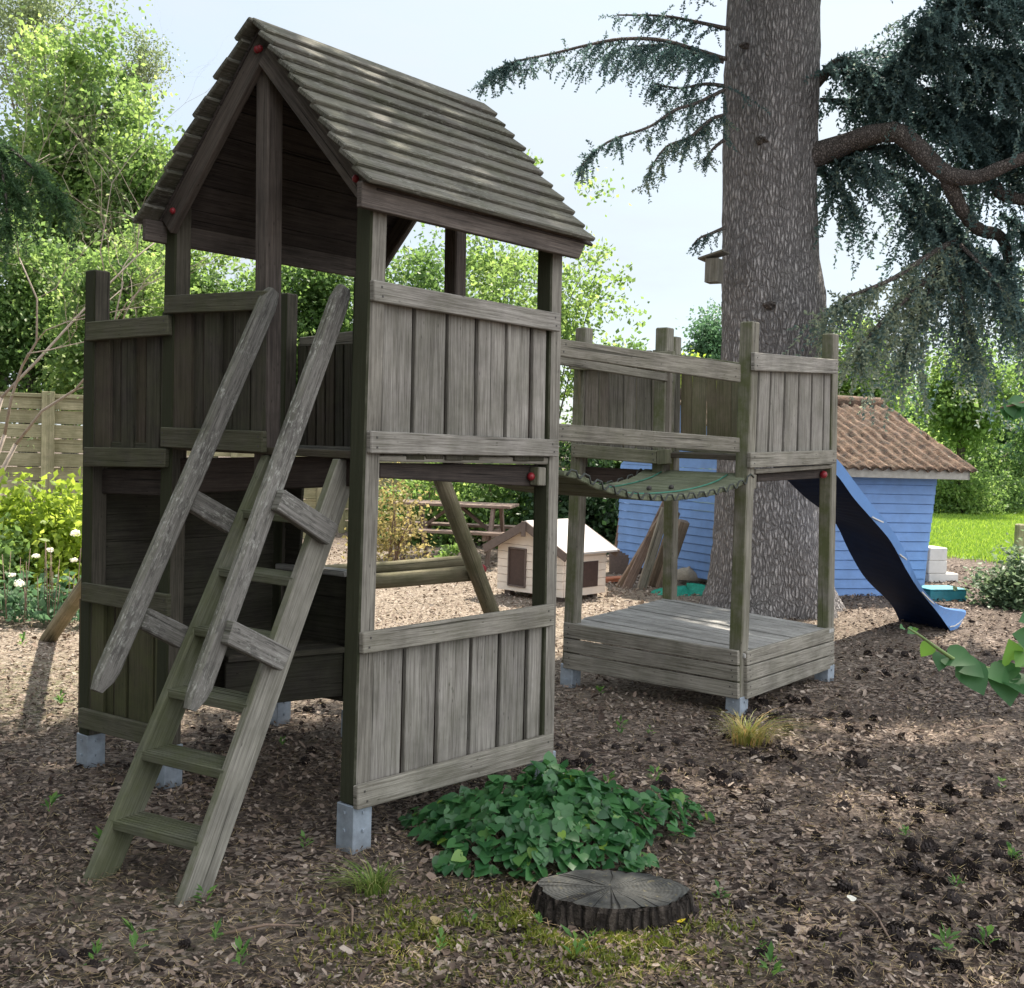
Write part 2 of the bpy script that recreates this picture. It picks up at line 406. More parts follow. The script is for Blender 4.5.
def post_mb(k, z0=None, z1=None, s=S):
    m = MB(); a = axis(k, z0 if z0 is not None else BOT[k].z); b = axis(k, z1) if z1 else TOP[k]
    P = []
    for p in (b, a):
        for i, j in ((-1, -1), (1, -1), (1, 1), (-1, 1)): P.append(p + V * (i * s / 2) + U * (j * s / 2))
    m.hexa(P, .007, along=(b - a).normalized()); return m
def virt(p0, p1):   # plain post from two plan points
    m = MB(); P = []
    for p in (p1, p0):
        for i, j in ((-1, -1), (1, -1), (1, 1), (-1, 1)): P.append(p + V * (i * S / 2) + U * (j * S / 2))
    m.hexa(P, .007, along=UZ); return m
def anchor(foot, ztop, parent, post):
    m = MB(); zb = gz(foot.x, foot.y) - .06
    m.box(foot, V, U, S + .012, S + .012, zb, ztop, .003)
    for s_, d in ((1, V), (-1, U)):
        for zz in (ztop - .03, ztop - .10):
            c = foot.copy(); c.z = zz
            c = c + d * s_ * (S / 2 + .007)
            m.beam(c, c + d * s_ * .006, UZ, .012, .012, .001)
    return m.build('post_anchor', M['galv'], post)

tower = empty('play_tower', (BOT['A'].x, BOT['A'].y, 0), 'weathered grey wooden play tower with pitched board roof behind the leafy ground plant', 'play tower')
TW = {}
AH = {'A': None}
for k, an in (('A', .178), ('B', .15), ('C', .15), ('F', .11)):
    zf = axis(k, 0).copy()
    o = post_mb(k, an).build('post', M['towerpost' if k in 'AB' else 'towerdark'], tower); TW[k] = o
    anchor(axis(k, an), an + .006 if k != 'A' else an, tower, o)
uAB = Vector((MIDP['B'].x - MIDP['A'].x, MIDP['B'].y - MIDP['A'].y, 0))
Eb = MIDP['C'] + uAB; Gp = MIDP['F'] + uAB
Eb.z = Gp.z = 0
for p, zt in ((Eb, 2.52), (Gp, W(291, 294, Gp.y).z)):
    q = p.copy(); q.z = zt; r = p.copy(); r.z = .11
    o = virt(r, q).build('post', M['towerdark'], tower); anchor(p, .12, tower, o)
post_mb('D', 1.42, s=.082).build('ridge_post', M['roofd'], tower)
post_mb('E', 1.45, s=.082).build('ridge_post', M['roofd'], tower)

plAB = Plane(MIDP['A'], MIDP['B'], S / 2)                      # outer faces
plCA = Plane(MIDP['C'], MIDP['A'], S / 2)
plFC = Plane(MIDP['F'], MIDP['C'], S / 2)
RT = .027
def rail(pl, q, mat, parent, t=RT, off=RT, nails=True, name='rail'):
    p2 = pl.shifted(off); m = MB(); c = pol(q, p2)
    m.slab(c, p2.n, t, .004)
    if nails:
        for e in (0, 1):
            for f in (.28, .72):
                a = c[0].lerp(c[3], f); b = c[1].lerp(c[2], f)
                x = a.lerp(b, (.035 if e == 0 else .965) + R.uniform(-.01, .01))
                m.beam(x - p2.n * .002, x + p2.n * .0015, UZ, .008, .008, 0, mi=1)
    return m.build(name, [mat, M['nail']], parent)
def boards(pl, spans, ytop, ybot, mat, parent, off=-.004, t=.022, name='board_panel', twotone=0.0, back=True, jit=2.0):
    """spans: list of (x0,x1,x0b,x1b) pixel edges at top / bottom; y given as functions of x"""
    m = MB(); p2 = pl.shifted(off)
    for s in spans:
        x0, x1, x0b, x1b = s[:4]; d = s[4] if len(s) > 4 else 0
        pp = p2.shifted(d)
        jt = R.uniform(-1, 1) * jit * .3; pp = pp.shifted(R.uniform(-.003, .002)); x0 += R.uniform(0, .6); x1 -= R.uniform(0, .6); x0b += R.uniform(0, .6); x1b -= R.uniform(0, .6)
        q = [pp.at(x0, ytop(x0) + jt), pp.at(x1, ytop(x1) + jt), pp.at(x1b, ybot(x1b)), pp.at(x0b, ybot(x0b))]
        if twotone:      # board with a milled step
            f = R.uniform(.42, .6)
            qm0 = q[0].lerp(q[1], f); qm1 = q[3].lerp(q[2], f); rn = R.random()
            m.slab([q[0], qm0, qm1, q[3]], pp.n, t, .003, rnd=rn)
            sh = pp.n * twotone
            m.slab([qm0 - sh, q[1] - sh, q[2] - sh, qm1 - sh], pp.n, t, .003, rnd=min(1, rn + R.uniform(-.25, .25)))
        else: m.slab(q, pp.n, t, .003)
    if back:
        xs0 = min(s[0] for s in spans); xs1 = max(s[1] for s in spans); xb0 = min(s[2] for s in spans); xb1 = max(s[3] for s in spans)
        pb = p2.shifted(-t - .004)
        m.slab([pb.at(xs0, ytop(xs0)), pb.at(xs1, ytop(xs1)), pb.at(xb1, ybot(xb1)), pb.at(xb0, ybot(xb0))], pb.n, .014, 0, rnd=.1, along=UZ, mi=1)  # dark backing sheet that paints the shade in the board gaps
    return m.build(name, [mat, M['joist']], parent)
def ln(x0, y0, x1, y1): return lambda x: y0 + (y1 - y0) * (x - x0) / (x1 - x0)

# front facade of tower, upper panel
bp = boards(plAB, [(383.2, 414, 381, 411.5), (416.5, 447, 413.5, 444.5), (449, 477, 447.5, 475), (479.3, 506.5, 477.3, 504.5), (508.3, 531, 506.5, 529.5), (534, 547.5, 532, 546)],
       ln(376, 298, 561, 329), ln(372, 434, 558, 443), M['panel'], tower, off=-.012, twotone=.004)
rail(plAB, [(374.3, 279.7), (561, 313.5), (560.7, 331.8), (374.3, 300.8)], M['panel'], bp)
rail(plAB, [(371, 430.8), (558.8, 439.7), (558, 456.7), (371, 453.4)], M['panel'], bp)
bp = boards(plAB, [(372, 404, 369.5, 400.5), (406.5, 437.5, 403.5, 434), (439.5, 471, 437, 467.5), (473, 499.5, 469.5, 496.5), (501.5, 526.5, 499, 524), (529, 543, 526.5, 541)],
       ln(365.5, 652, 554.5, 624), ln(359.4, 790, 553.9, 737), M['panel'], tower, off=-.012, twotone=.004)
rail(plAB, [(363.5, 633), (555, 604), (554.5, 625.7), (363.5, 654.3)], M['rail'], bp)
rail(plAB, [(357.5, 787), (553.9, 733.7), (553.4, 758), (357.5, 810.5)], M['rail'], bp)
# deck edge + joists under it
rail(plAB, [(378, 455.5), (549, 457.5), (549, 464.5), (378, 461.5)], M['rail'], tower, t=.02, off=-.008, nails=False, name='deck_edge')
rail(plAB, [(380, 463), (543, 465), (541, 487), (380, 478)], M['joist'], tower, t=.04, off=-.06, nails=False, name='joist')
m = MB(); x = plAB.shifted(-.045).at(531, 476.5); m.ball(x, .019, 12, 8); m.build('bolt_cap', M['red'], tower)
m = MB(); x = Plane(MIDP['C'] + uAB, MIDP['B'], -.02).at(437, 473); m.ball(x, .019, 12, 8); m.build('bolt_cap', M['red'], tower)
m = MB(); m.slab(pol([(538.5, 467), (546.5, 467.5), (546, 486), (538, 485.5)], plAB.shifted(-.01)), plAB.n, .05); m.build('post_block', M['post'], tower)

# gable side: half panel C-D
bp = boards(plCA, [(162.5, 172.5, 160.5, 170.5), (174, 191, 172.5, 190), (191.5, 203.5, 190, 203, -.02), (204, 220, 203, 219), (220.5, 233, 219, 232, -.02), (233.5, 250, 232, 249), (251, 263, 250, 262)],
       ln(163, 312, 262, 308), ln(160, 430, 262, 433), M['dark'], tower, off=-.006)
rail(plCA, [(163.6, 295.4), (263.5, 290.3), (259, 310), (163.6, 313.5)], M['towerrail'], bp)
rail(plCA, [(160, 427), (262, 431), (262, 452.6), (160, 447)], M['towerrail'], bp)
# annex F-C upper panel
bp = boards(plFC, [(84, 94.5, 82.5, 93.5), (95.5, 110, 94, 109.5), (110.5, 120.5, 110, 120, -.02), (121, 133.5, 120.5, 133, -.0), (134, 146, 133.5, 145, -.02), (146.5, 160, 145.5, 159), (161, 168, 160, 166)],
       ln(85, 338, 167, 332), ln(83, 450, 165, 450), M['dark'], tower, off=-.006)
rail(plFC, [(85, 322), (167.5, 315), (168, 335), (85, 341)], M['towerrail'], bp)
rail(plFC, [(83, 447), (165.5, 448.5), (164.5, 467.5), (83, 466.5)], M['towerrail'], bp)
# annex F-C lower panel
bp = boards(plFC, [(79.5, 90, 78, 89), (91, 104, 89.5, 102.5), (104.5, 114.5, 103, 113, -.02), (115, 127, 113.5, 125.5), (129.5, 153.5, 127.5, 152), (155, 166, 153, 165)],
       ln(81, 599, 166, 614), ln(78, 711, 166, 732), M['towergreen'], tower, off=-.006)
rail(plFC, [(81, 582.7), (167, 594.5), (167, 617), (81, 601)], M['towerrail'], bp)
rail(plFC, [(78, 708), (167, 730), (167, 751), (77, 727)], M['towerrail'], bp)
# beam along F-A under the deck
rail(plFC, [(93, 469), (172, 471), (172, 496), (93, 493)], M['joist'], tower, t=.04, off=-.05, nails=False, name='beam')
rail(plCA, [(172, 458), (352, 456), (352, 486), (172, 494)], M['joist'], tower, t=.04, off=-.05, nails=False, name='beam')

# decks
def deck_poly(pts, z, n, along, name, mat, parent, t=.03, gap=.006):
    """boards running along 'along' edge: pts = 4 plan corners; edge 0-1 and 3-2 are board ends' travel"""
    m = MB(); a, b, c, d = [Vector((p.x, p.y, z)) for p in pts]
    for i in range(n):
        t0, t1 = i / n, (i + 1) / n
        j = R.uniform(-.003, .003); e = R.uniform(-.012, .012)
        q = [a.lerp(b, t0), a.lerp(b, t1), d.lerp(c, t1), d.lerp(c, t0)]
        ax = (q[3] - q[0]).normalized(); sd = (q[1] - q[0]).normalized()
        q[0] += sd * gap / 2 - ax * e; q[3] += sd * gap / 2 + ax * e; q[1] -= sd * gap / 2 + ax * e; q[2] -= sd * gap / 2 - ax * e
        for v in q: v.z += j
        m.slab(q, UZ, t, .003)
    return m.build(name, mat, parent)
zd = 1.545
hs = .035
def off(p, a, b): return p + V * a + U * b
A_, B_, C_, F_ = MIDP['A'], MIDP['B'], MIDP['C'], MIDP['F']
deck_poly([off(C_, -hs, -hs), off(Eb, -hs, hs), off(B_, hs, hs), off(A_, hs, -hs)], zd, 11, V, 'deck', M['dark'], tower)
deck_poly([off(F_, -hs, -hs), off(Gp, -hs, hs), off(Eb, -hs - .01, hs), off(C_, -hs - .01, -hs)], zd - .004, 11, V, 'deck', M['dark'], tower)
# annex back upper panel between back posts (seen through the ladder opening)
plGE = Plane(Gp, Eb, -S / 2 - .002)
bp = boards(plGE, [(298 + i * 9.2, 306.6 + i * 9.2, 297.5 + i * 9.2, 306.1 + i * 9.2) for i in range(6)], ln(298, 345, 352, 340), ln(298, 448, 352, 450), M['dark'], tower, off=0)
plGEi = Plane(Gp, Eb, S / 2)
m = MB(); m.slab(pol([(299, 337.5), (355, 330.5), (355, 344), (299, 346.5)], plGE), plGE.n, .03); m.build('rail', M['rail'], bp)
m = MB(); m.beam(axis_ := plGEi.at(296, 452), plGEi.at(352, 453), UZ, .035, .04); m.build('deck_edge', M['deck'], tower)
m = MB(); m.beam(plGEi.at(296, 459), plGEi.at(352, 460), UZ, .022, .04); m.build('deck_edge', M['rail'], tower)
# cabin under the annex: far wall, side wall, back wall of horizontal boards
def hwall(a, b, z0, z1, n, mat, parent, name='cabin_wall', t=.02):
    m = MB(); d = (b - a); d.z = 0; nn = Vector((d.y, -d.x, 0)).normalized()
    for i in range(n):
        p, q = a.copy(), b.copy(); zz0 = z0 + (z1 - z0) * i / n; zz1 = z0 + (z1 - z0) * (i + 1) / n + .006
        c = [Vector((p.x, p.y, zz1)), Vector((q.x, q.y, zz1)), Vector((q.x, q.y, zz0)) + nn * .008, Vector((p.x, p.y, zz0)) + nn * .008]
        m.slab(c, nn, t, .003)
    return m.build(name, mat, parent)
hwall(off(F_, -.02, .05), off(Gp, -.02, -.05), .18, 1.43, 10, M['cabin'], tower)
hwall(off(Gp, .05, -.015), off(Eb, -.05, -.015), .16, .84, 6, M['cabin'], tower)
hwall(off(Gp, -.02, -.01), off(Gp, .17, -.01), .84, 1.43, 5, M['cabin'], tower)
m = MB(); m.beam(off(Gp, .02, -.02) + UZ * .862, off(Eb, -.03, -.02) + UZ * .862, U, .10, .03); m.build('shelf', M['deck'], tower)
# bench plank and its front inside the tower
plBench = Plane(off(Gp, .1, -.45), off(Eb, .1, -.45), 0)
b0 = W(228, 659, 5.75); b1 = W(346, 641, 6.12)
m = MB()
q0, q1 = Vector((b0.x, b0.y, .47)), Vector((b1.x, b1.y, .47))
bd = (q1 - q0).normalized(); bn = Vector((-bd.y, bd.x, 0))
for i in range(3):
    m.slab([q0 + bn * (.13 * i), q1 + bn * (.13 * i), q1 + bn * (.13 * i + .125), q0 + bn * (.13 * i + .125)], UZ, .03)
bench = m.build('bench', M['dark'], tower)
m = MB(); m.slab([q0 + bn * .03 - UZ * .032, q1 + bn * .03 - UZ * .032, q1 + bn * .03 - UZ * .27, q0 + bn * .03 - UZ * .27], -bn, .02)
m.build('bench_front', M['cabin'], bench)

# ------------------------------------------------------------------ roof
plR = Plane(MIDP['D'], MIDP['E'])
apF, apB = plR.at(252, 16), plR.at(483.5, 105)
plEv = plAB.shifted(.13 - S / 2)
evF, evB = plEv.at(367, 184), plEv.at(590, 236.5)
ru = (apB - apF); ru.z = 0; ru.normalize()
rv = Vector((ru.y, -ru.x, 0))
ze = (evF.z + evB.z) / 2; zr = (apF.z + apB.z) / 2
e_w = ((evF - apF).dot(rv) + (evB - apB).dot(rv)) / 2
len_ = (apB - apF).dot(ru); apF.z = apB.z = zr
roof = None
sF = (evF - apF).dot(ru); sB = (evB - apF).dot(ru)
NC = 11
def slope(side):
    m = MB()
    w = e_w if side > 0 else e_w * .97
    down = (rv * side * w + UZ * (ze - zr)); Ls = down.length; dn = down.normalized()
    nrm = (ru.cross(dn)); nrm = nrm if nrm.z > 0 else -nrm
    for i in range(NC):
        t0, t1 = i / NC * Ls, ((i + 1) / NC) * Ls + .022
        f0 = sF * min(1, t1 / Ls) + R.uniform(-.012, .012); f1 = len_ + (sB - len_) * min(1, t1 / Ls) + R.uniform(-.01, .01)
        lift = R.uniform(-.002, .003); sagm = R.uniform(-.004, .004)
        nseg = 3
        for k in range(1):
            p0 = apF + ru * f0 + dn * t0 + nrm * .004; p1 = apF + ru * f1 + dn * t0 + nrm * (.004 + sagm)
            p2 = apF + ru * f1 + dn * t1 + nrm * (.027 + lift + sagm); p3 = apF + ru * f0 + dn * t1 + nrm * (.027 + lift)
            m.slab([p0, p1, p2, p3], nrm, .024, .005, along=ru)
    return m, dn, nrm, Ls
m, dnR, nR, LsR = slope(1)
roof = m.build('roof', M['roofw'], tower)
m, dnL, nL, LsL = slope(-1); m.build('roof_slope', M['roofw'], roof)
# lining boards under the cladding
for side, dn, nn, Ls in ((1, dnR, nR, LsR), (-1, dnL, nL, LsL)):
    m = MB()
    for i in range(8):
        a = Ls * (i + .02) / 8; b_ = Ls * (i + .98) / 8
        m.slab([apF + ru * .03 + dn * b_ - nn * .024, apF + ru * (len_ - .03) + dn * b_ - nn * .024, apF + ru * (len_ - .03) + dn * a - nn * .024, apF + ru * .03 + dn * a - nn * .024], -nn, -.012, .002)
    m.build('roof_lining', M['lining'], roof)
    # fascia under the eave
    m = MB(); e0 = apF + ru * (sF * .8 + .0) + dn * (Ls - .02) - nn * .015; e1 = apF + ru * (sB - .0) + dn * (Ls - .02) - nn * .015
    fo = rv * side
    m.hexa([e0 + fo * .0, e1 + fo * .0, e1 - UZ * .095 - ru * .055, e0 - UZ * .095 + ru * .0,
            e0 - fo * .03, e1 - fo * .03, e1 - UZ * .095 - ru * .055 - fo * .03, e0 - UZ * .095 - fo * .03], .003, along=ru)
    m.build('fascia', M['roofd'], roof)
    # rafters front and back
    for sft in (.055, len_ - .09):
        m = MB(); a = apF + ru * sft + dn * .03 - nn * .075; b_ = apF + ru * sft + dn * (Ls - .045) - nn * .075
        m.beam(a, b_, nn, .10, .035); rf = m.build('rafter', M['roofd'], roof)
        if sft < .5:
            for tt in (.09, Ls - .13):
                m = MB(); m.ball(apF + ru * (sft - .02) + dn * tt - nn * .075, .015, 12, 8); m.build('bolt_cap', M['red'], rf)
m = MB(); m.beam(apF + ru * .06 - UZ * .085, apB - ru * .06 - UZ * .085, UZ, .09, .05); m.build('ridge_beam', M['roofd'], roof)

# ------------------------------------------------------------------ ladder (part of the tower)
foR, foL = G(190, 905, -.03), G(99, 880, -.03)
tpR = plCA.shifted(-.06).at(345, 466); tpL = plCA.shifted(-.06).at(273, 463)
lad = None
def stringer(fo, tp, name, parent, mat='stringer'):
    m = MB(); d = (tp - fo); h = Vector((d.x, d.y, 0)).normalized(); ax = d.normalized()
    wd = (h - ax * h.dot(ax)).normalized()
    side = ax.cross(wd)
    w = .125; t = .036
    # foot cut level with the ground, top cut vertical
    def fp(s, z): return fo + wd * s + ax * ((z - (fo + wd * s).z) / ax.z)
    P = []
    for k in (1, -1):
        q = [fp(-w / 2, -.04), fp(w / 2, -.04), fp(w / 2, 1.51), fp(-w / 2, 1.51)]
        P += [x + side * (k * t / 2) for x in q]
    m.hexa(P, .004, along=ax); return m.build(name, M[mat], parent), ax, wd, side
lad, axR, wdR, sdR = stringer(foR, tpR, 'ladder', tower)
lad['label'] = 'steep plank ladder with ridged treads and speckled handrails'
_, axL, wdL, sdL = stringer(foL, tpL, 'stringer', lad, 'tread')
plLad = Plane(foL, tpL, .0)
for i, (yl, xl) in enumerate(((822, 108), (753, 136), (690, 163), (628, 190), (569, 216), (511, 240))):
    z = plLad.at(xl, yl).z
    def at(fo, ax): return fo + ax * ((z - fo.z) / ax.z)
    a, b_ = at(foL, axL), at(foR, axR)
    hL = Vector((axL.x, axL.y, 0)).normalized(); hR = Vector((axR.x, axR.y, 0)).normalized(); al = (b_ - a).normalized(); rn_ = R.random()
    m = MB(); m.slab([a - hL * .072, b_ - hR * .072, b_ + hR * .072, a + hL * .072], UZ, .028, .003, along=al, rnd=rn_)
    for k in range(8):
        o0 = -.072 + .144 * (k + .08) / 8; o1 = -.072 + .144 * (k + .72) / 8
        m.slab([a + hL * o0 + UZ * .007, b_ + hR * o0 + UZ * .007, b_ + hR * o1 + UZ * .007, a + hL * o1 + UZ * .007], UZ, .009, .002, along=al, rnd=rn_)
    m.build('tread', M['tread'], lad)
def handrail(pl, p0, p1, w, t):
    a, b_ = pl.at(*p0), pl.at(*p1); m = MB(); ax = (b_ - a).normalized()
    h = Vector((ax.x, ax.y, 0)).normalized(); wd = (UZ - ax * UZ.z * ax.z); wd = (wd - ax * wd.dot(ax)).normalized(); sd = ax.cross(wd)
    # chamfered plank with pointed lower end and bevelled top
    prof = [(-w / 2, -t / 2 + .012), (-w / 2 + .014, -t / 2), (w / 2 - .014, -t / 2), (w / 2, -t / 2 + .012), (w / 2, t / 2 - .012), (w / 2 - .014, t / 2), (-w / 2 + .014, t / 2), (-w / 2, t / 2 - .012)]
    secs = [(-.02, .45, .012), (.03, .9, .004), (.07, 1, 0), ((b_ - a).length - .07, 1, 0), ((b_ - a).length - .02, .8, .0), ((b_ - a).length, .55, 0)]
    vs, fs, uvs = [], [], []
    for s, k, dd in secs:
        for x, y in prof: vs.append(a + ax * s + wd * (x * k + dd) + sd * (y * (.6 + .4 * k)))
    n = len(prof); cum = [0]
    for i in range(n): cum.append(cum[-1] + math.hypot(prof[i][0] - prof[(i + 1) % n][0], prof[i][1] - prof[(i + 1) % n][1]))
    for i in range(len(secs) - 1):
        for k in range(n):
            fs.append([i * n + k, i * n + (k + 1) % n, (i + 1) * n + (k + 1) % n, (i + 1) * n + k])
            uvs.append([(cum[k], secs[i][0]), (cum[k + 1], secs[i][0]), (cum[k + 1], secs[i + 1][0]), (cum[k], secs[i + 1][0])])
    fs += [list(range(n))[::-1], list(range((len(secs) - 1) * n, len(secs) * n))]; uvs += [[(0, 0)] * n, [(0, 0)] * n]
    m._push(vs, fs, uvs, .5); return m
plLR = Plane(foR, tpR, .0); plLL = Plane(foL, tpL, .0)
if plLR.n.x < 0: plLR.n = -plLR.n
if plLL.n.x < 0: plLL.n = -plLL.n
plHR = plLR.shifted(.0); plHL = plLL.shifted(.0)
handrail(plHR, (194, 705), (344, 288), .095, .042).build('handrail', M['lichen'], lad)
handrail(plHL, (101, 687), (273, 291), .095, .042).build('handrail', M['lichen'], lad)
def bracket(pl, q, parent):
    m = MB(); c = pol(q, pl); m.slab(c, pl.n, .042, .005); return m.build('bracket', M['lichen'], parent)
bracket(plLR.shifted(.062), [(285.5, 489.5), (339.5, 525), (329.5, 545.5), (278, 510)], lad)
bracket(plLR.shifted(.062), [(235, 620.5), (293, 650), (283, 671.5), (228, 644)], lad)
bracket(plLL.shifted(-.022), [(196, 489), (240, 514), (231, 534), (188, 508)], lad)
bracket(plLL.shifted(-.022), [(150, 608), (190, 627), (181, 649), (142, 628)], lad)

# ------------------------------------------------------------------ play platform
plat = empty('play_platform', (BOT['P'].x, BOT['P'].y, 0), 'low wooden play platform with railed upper deck in front of the cedar trunk', 'play platform')
for k, an in (('P', .135), ('Q', .15), ('L', .145), ('N', .13)):
    o = post_mb(k, an).build('post', M['post'], plat); anchor(axis(k, an), an + .005, plat, o)
post_mb('M', 1.42).build('panel_post', M['post'], plat)
plPQ = Plane(MIDP['P'], MIDP['Q'], S / 2); plLP = Plane(MIDP['L'], MIDP['P'], S / 2)
for (a, b_, c, d) in ((652, 665.8, 626.8, 640), (666.8, 682, 641.2, 653.8), (683.2, 699.5, 655, 667.5)):
    rail(plPQ, [(747.3, a), (834.8, c), (834.4, d), (747.3, b_)], M['rail'], plat, name='skirt_board')
for (a, b_, c, d) in ((622.3, 636.9, 651, 665.6), (638.1, 651.2, 667, 682), (652.3, 668, 683.6, 699.3)):
    rail(plLP, [(563.2, a), (737.6, c), (737.8, d), (562.8, b_)], M['rail'], plat, name='skirt_board')
P_, Q_, L_, N_ = MIDP['P'], MIDP['Q'], MIDP['L'], MIDP['N']
def dk(z, mat, n, name):
    pts = [off(L_, -hs, -hs), off(N_, -hs, hs), off(Q_, hs + .02, hs), off(P_, hs + .02, -hs)]
    zz = [axis(k, 1).z * 0 + z for k in 'LNQP']
    return pts
zl = {'P': plPQ.at(748, 653).z + .004, 'Q': plPQ.at(834.5, 627).z + .004, 'L': plLP.at(563.5, 623).z + .004}
zl['N'] = zl['L'] + zl['Q'] - zl['P']
m = MB()
c4 = [off(L_, -hs, -hs), off(N_, -hs, hs), off(Q_, hs + .025, hs), off(P_, hs + .025, -hs)]
for p, k in zip(c4, 'LNQP'): p.z = zl[k]
nb = 14
for i in range(nb):
    t0, t1 = (i + .08) / nb, (i + .92) / nb; e = R.uniform(-.012, .012); j = R.uniform(-.003, .004)
    q = [c4[0].lerp(c4[1], t0), c4[0].lerp(c4[1], t1), c4[3].lerp(c4[2], t1), c4[3].lerp(c4[2], t0)]
    for v in q: v.z += j
    q[2] += V * e; q[3] += V * e
    m.slab(q, UZ, .028, .004)
m.build('lower_deck', M['deck'], plat)
# upper deck, PQ panel
bp = boards(plPQ, [(760, 771, 757, 767.5), (772, 785, 769, 782), (786, 799, 784, 796.5), (800, 812, 798, 810), (813.3, 824, 811.5, 822.5), (825, 831, 823.5, 830)],
       ln(757, 369, 838, 372.5), ln(752, 455, 837, 452), M['panel'], plat, off=-.01)
rail(plPQ, [(755, 352.3), (838.6, 359.6), (838.2, 374), (755, 370.6)], M['panel'], bp)
rail(plPQ, [(751, 452.6), (837, 450), (836.5, 463.8), (751, 468)], M['rail'], bp)
rail(plPQ, [(756, 469), (833, 464.5), (833, 468.3), (756, 474)], M['rail'], plat, t=.02, off=-.005, nails=False, name='deck_edge')
rail(plPQ, [(758, 474), (826, 469), (824, 478), (758, 482)], M['joist'], plat, t=.04, off=-.05, nails=False, name='joist')
m = MB(); m.ball(plPQ.shifted(-.03).at(823.5, 474.5), .026, 12, 8); m.build('bolt_cap', M['red'], plat)
m = MB(); m.slab(pol([(751, 475), (757, 474.5), (756.5, 489), (750.5, 489.5)], plPQ.shifted(-.012)), plPQ.n, .05); m.build('post_block', M['post'], plat)
zu = 1.56
deck_poly([off(L_, -hs, -hs), off(N_, -hs, hs), off(Q_, hs, hs), off(P_, hs, -hs)], zu, 12, V, 'upper_deck', M['dark'], plat)
rail(plLP, [(575, 466), (738, 475), (738, 484), (575, 482)], M['joist'], plat, t=.04, off=-.06, nails=False, name='joist')
# far panels of the upper deck
plLN = Plane(MIDP['L'], MIDP['N'], S / 2 + .0)
if plLN.n.dot(V) < 0: plLN.n = -plLN.n; plLN.p = MIDP['L'] + plLN.n * S / 2
bp = boards(plLP, [(585, 598.5, 584, 597), (599.6, 609, 598.5, 608), (610, 623, 609, 622), (624, 635, 623, 634.5), (636, 651, 635.5, 650.5), (652, 663, 651.5, 662.5), (664.5, 671, 664, 670)],
       ln(572, 352, 674, 350), ln(572, 448, 656, 452), M['lmboard'], plat, off=-.02, back=False)
rail(plLP, [(572, 353), (673, 351), (673, 366), (572, 367)], M['greenrail'], bp)
rail(plLP, [(571.5, 443.5), (656, 450.5), (656, 464), (571.5, 457)], M['greenrail'], bp)
m = MB(); m.slab(pol([(656.5, 450), (667, 449), (667, 464), (656.5, 465)], plLP.shifted(.03)), plLP.n, .06); m.build('post_block', M['greenrail'], plat)
bp = boards(plLN, [(580 + i * 10.8, 589.8 + i * 10.8, 580 + i * 10.8, 589.8 + i * 10.8) for i in range(8)], ln(572, 362, 668, 372), ln(572, 446, 668, 449), M['green'], plat, off=-.02, back=False)
rail(plLN, [(572, 358), (668, 368), (668, 378), (572, 369)], M['greenrail'], bp)
plNQ = Plane(MIDP['N'], MIDP['Q'], 0)
bp = boards(plNQ, [(681, 691.5, 680, 691), (692.3, 705.5, 691.5, 705), (706.5, 715.5, 706, 715), (716.3, 730.5, 716, 730), (731.3, 742, 731, 742)],
       ln(673, 360, 740, 368), ln(673, 440, 740, 446), M['green'], plat, off=-.01, back=False)
rail(plNQ, [(674, 354), (744, 363), (744, 374), (674, 366)], M['greenrail'], bp)
rail(plNQ, [(674, 438), (744, 446), (744, 457), (674, 450)], M['greenrail'], bp)

# ------------------------------------------------------------------ hanging bridge
br = empty('hanging_bridge', ((B_.x + P_.x) / 2, (B_.y + P_.y) / 2, 1.3), 'sagging slat bridge hung on green ropes between the two wooden structures', 'rope bridge')
plBP = Plane(MIDP['B'], MIDP['P'], .0)
plBM = Plane(MIDP['B'], MIDP['P'], .0); plBM.p = MIDP['M'].copy()
rail(plBM, [(520, 349.5), (674, 374.5), (674, 382.5), (520, 358)], M['bridgerail'], br, t=.03, off=.045, name='handrail')
for q in ([(556, 338), (741, 364.3), (741, 382.3), (556, 355.5)], [(556, 423.2), (740, 437.8), (740, 452.2), (556, 440.8)]):
    rail(plBP, q, M['bridgerail'], br, t=.03, off=.0, name='handrail')
pe = [(559, 470), (576, 474), (590.6, 482), (607, 488), (623, 492.5), (639.5, 495), (662, 496), (696, 493), (718, 488), (736, 481.5), (747, 473)]
c3 = [plBP.at(x, y) for x, y in pe]
cum = [0]
for a, b_ in zip(c3, c3[1:]): cum.append(cum[-1] + (b_ - a).length)
def along_curve(s):
    for i in range(len(cum) - 1):
        if s <= cum[i + 1] or i == len(cum) - 2:
            return c3[i].lerp(c3[i + 1], (s - cum[i]) / (cum[i + 1] - cum[i]))
ns = 17; bw = .74; lat = -plBP.n
edge = []
for i in range(ns):
    s0, s1 = cum[-1] * (i + .05) / ns, cum[-1] * (i + .95) / ns
    a, b_ = along_curve(s0), along_curve(s1); d = (b_ - a).normalized(); nn = d.cross(lat); nn = nn if nn.z > 0 else -nn
    e = R.uniform(-.012, .012)
    m = MB(); o_ = lat * (-.03 + e)
    m.slab([a + o_, b_ + o_, b_ + o_ + lat * bw, a + o_ + lat * bw], nn, .028, .005, along=lat)
    m.build('slat', M['slat'], br)
    edge.append((a.lerp(b_, .5), d, nn))
for k, off_ in enumerate((.10, .56)):
    m = MB(); m.tube([p + lat * off_ + nn * .006 for p, d, nn in edge], .0042, 6); m.build('rope', M['rope'], br)
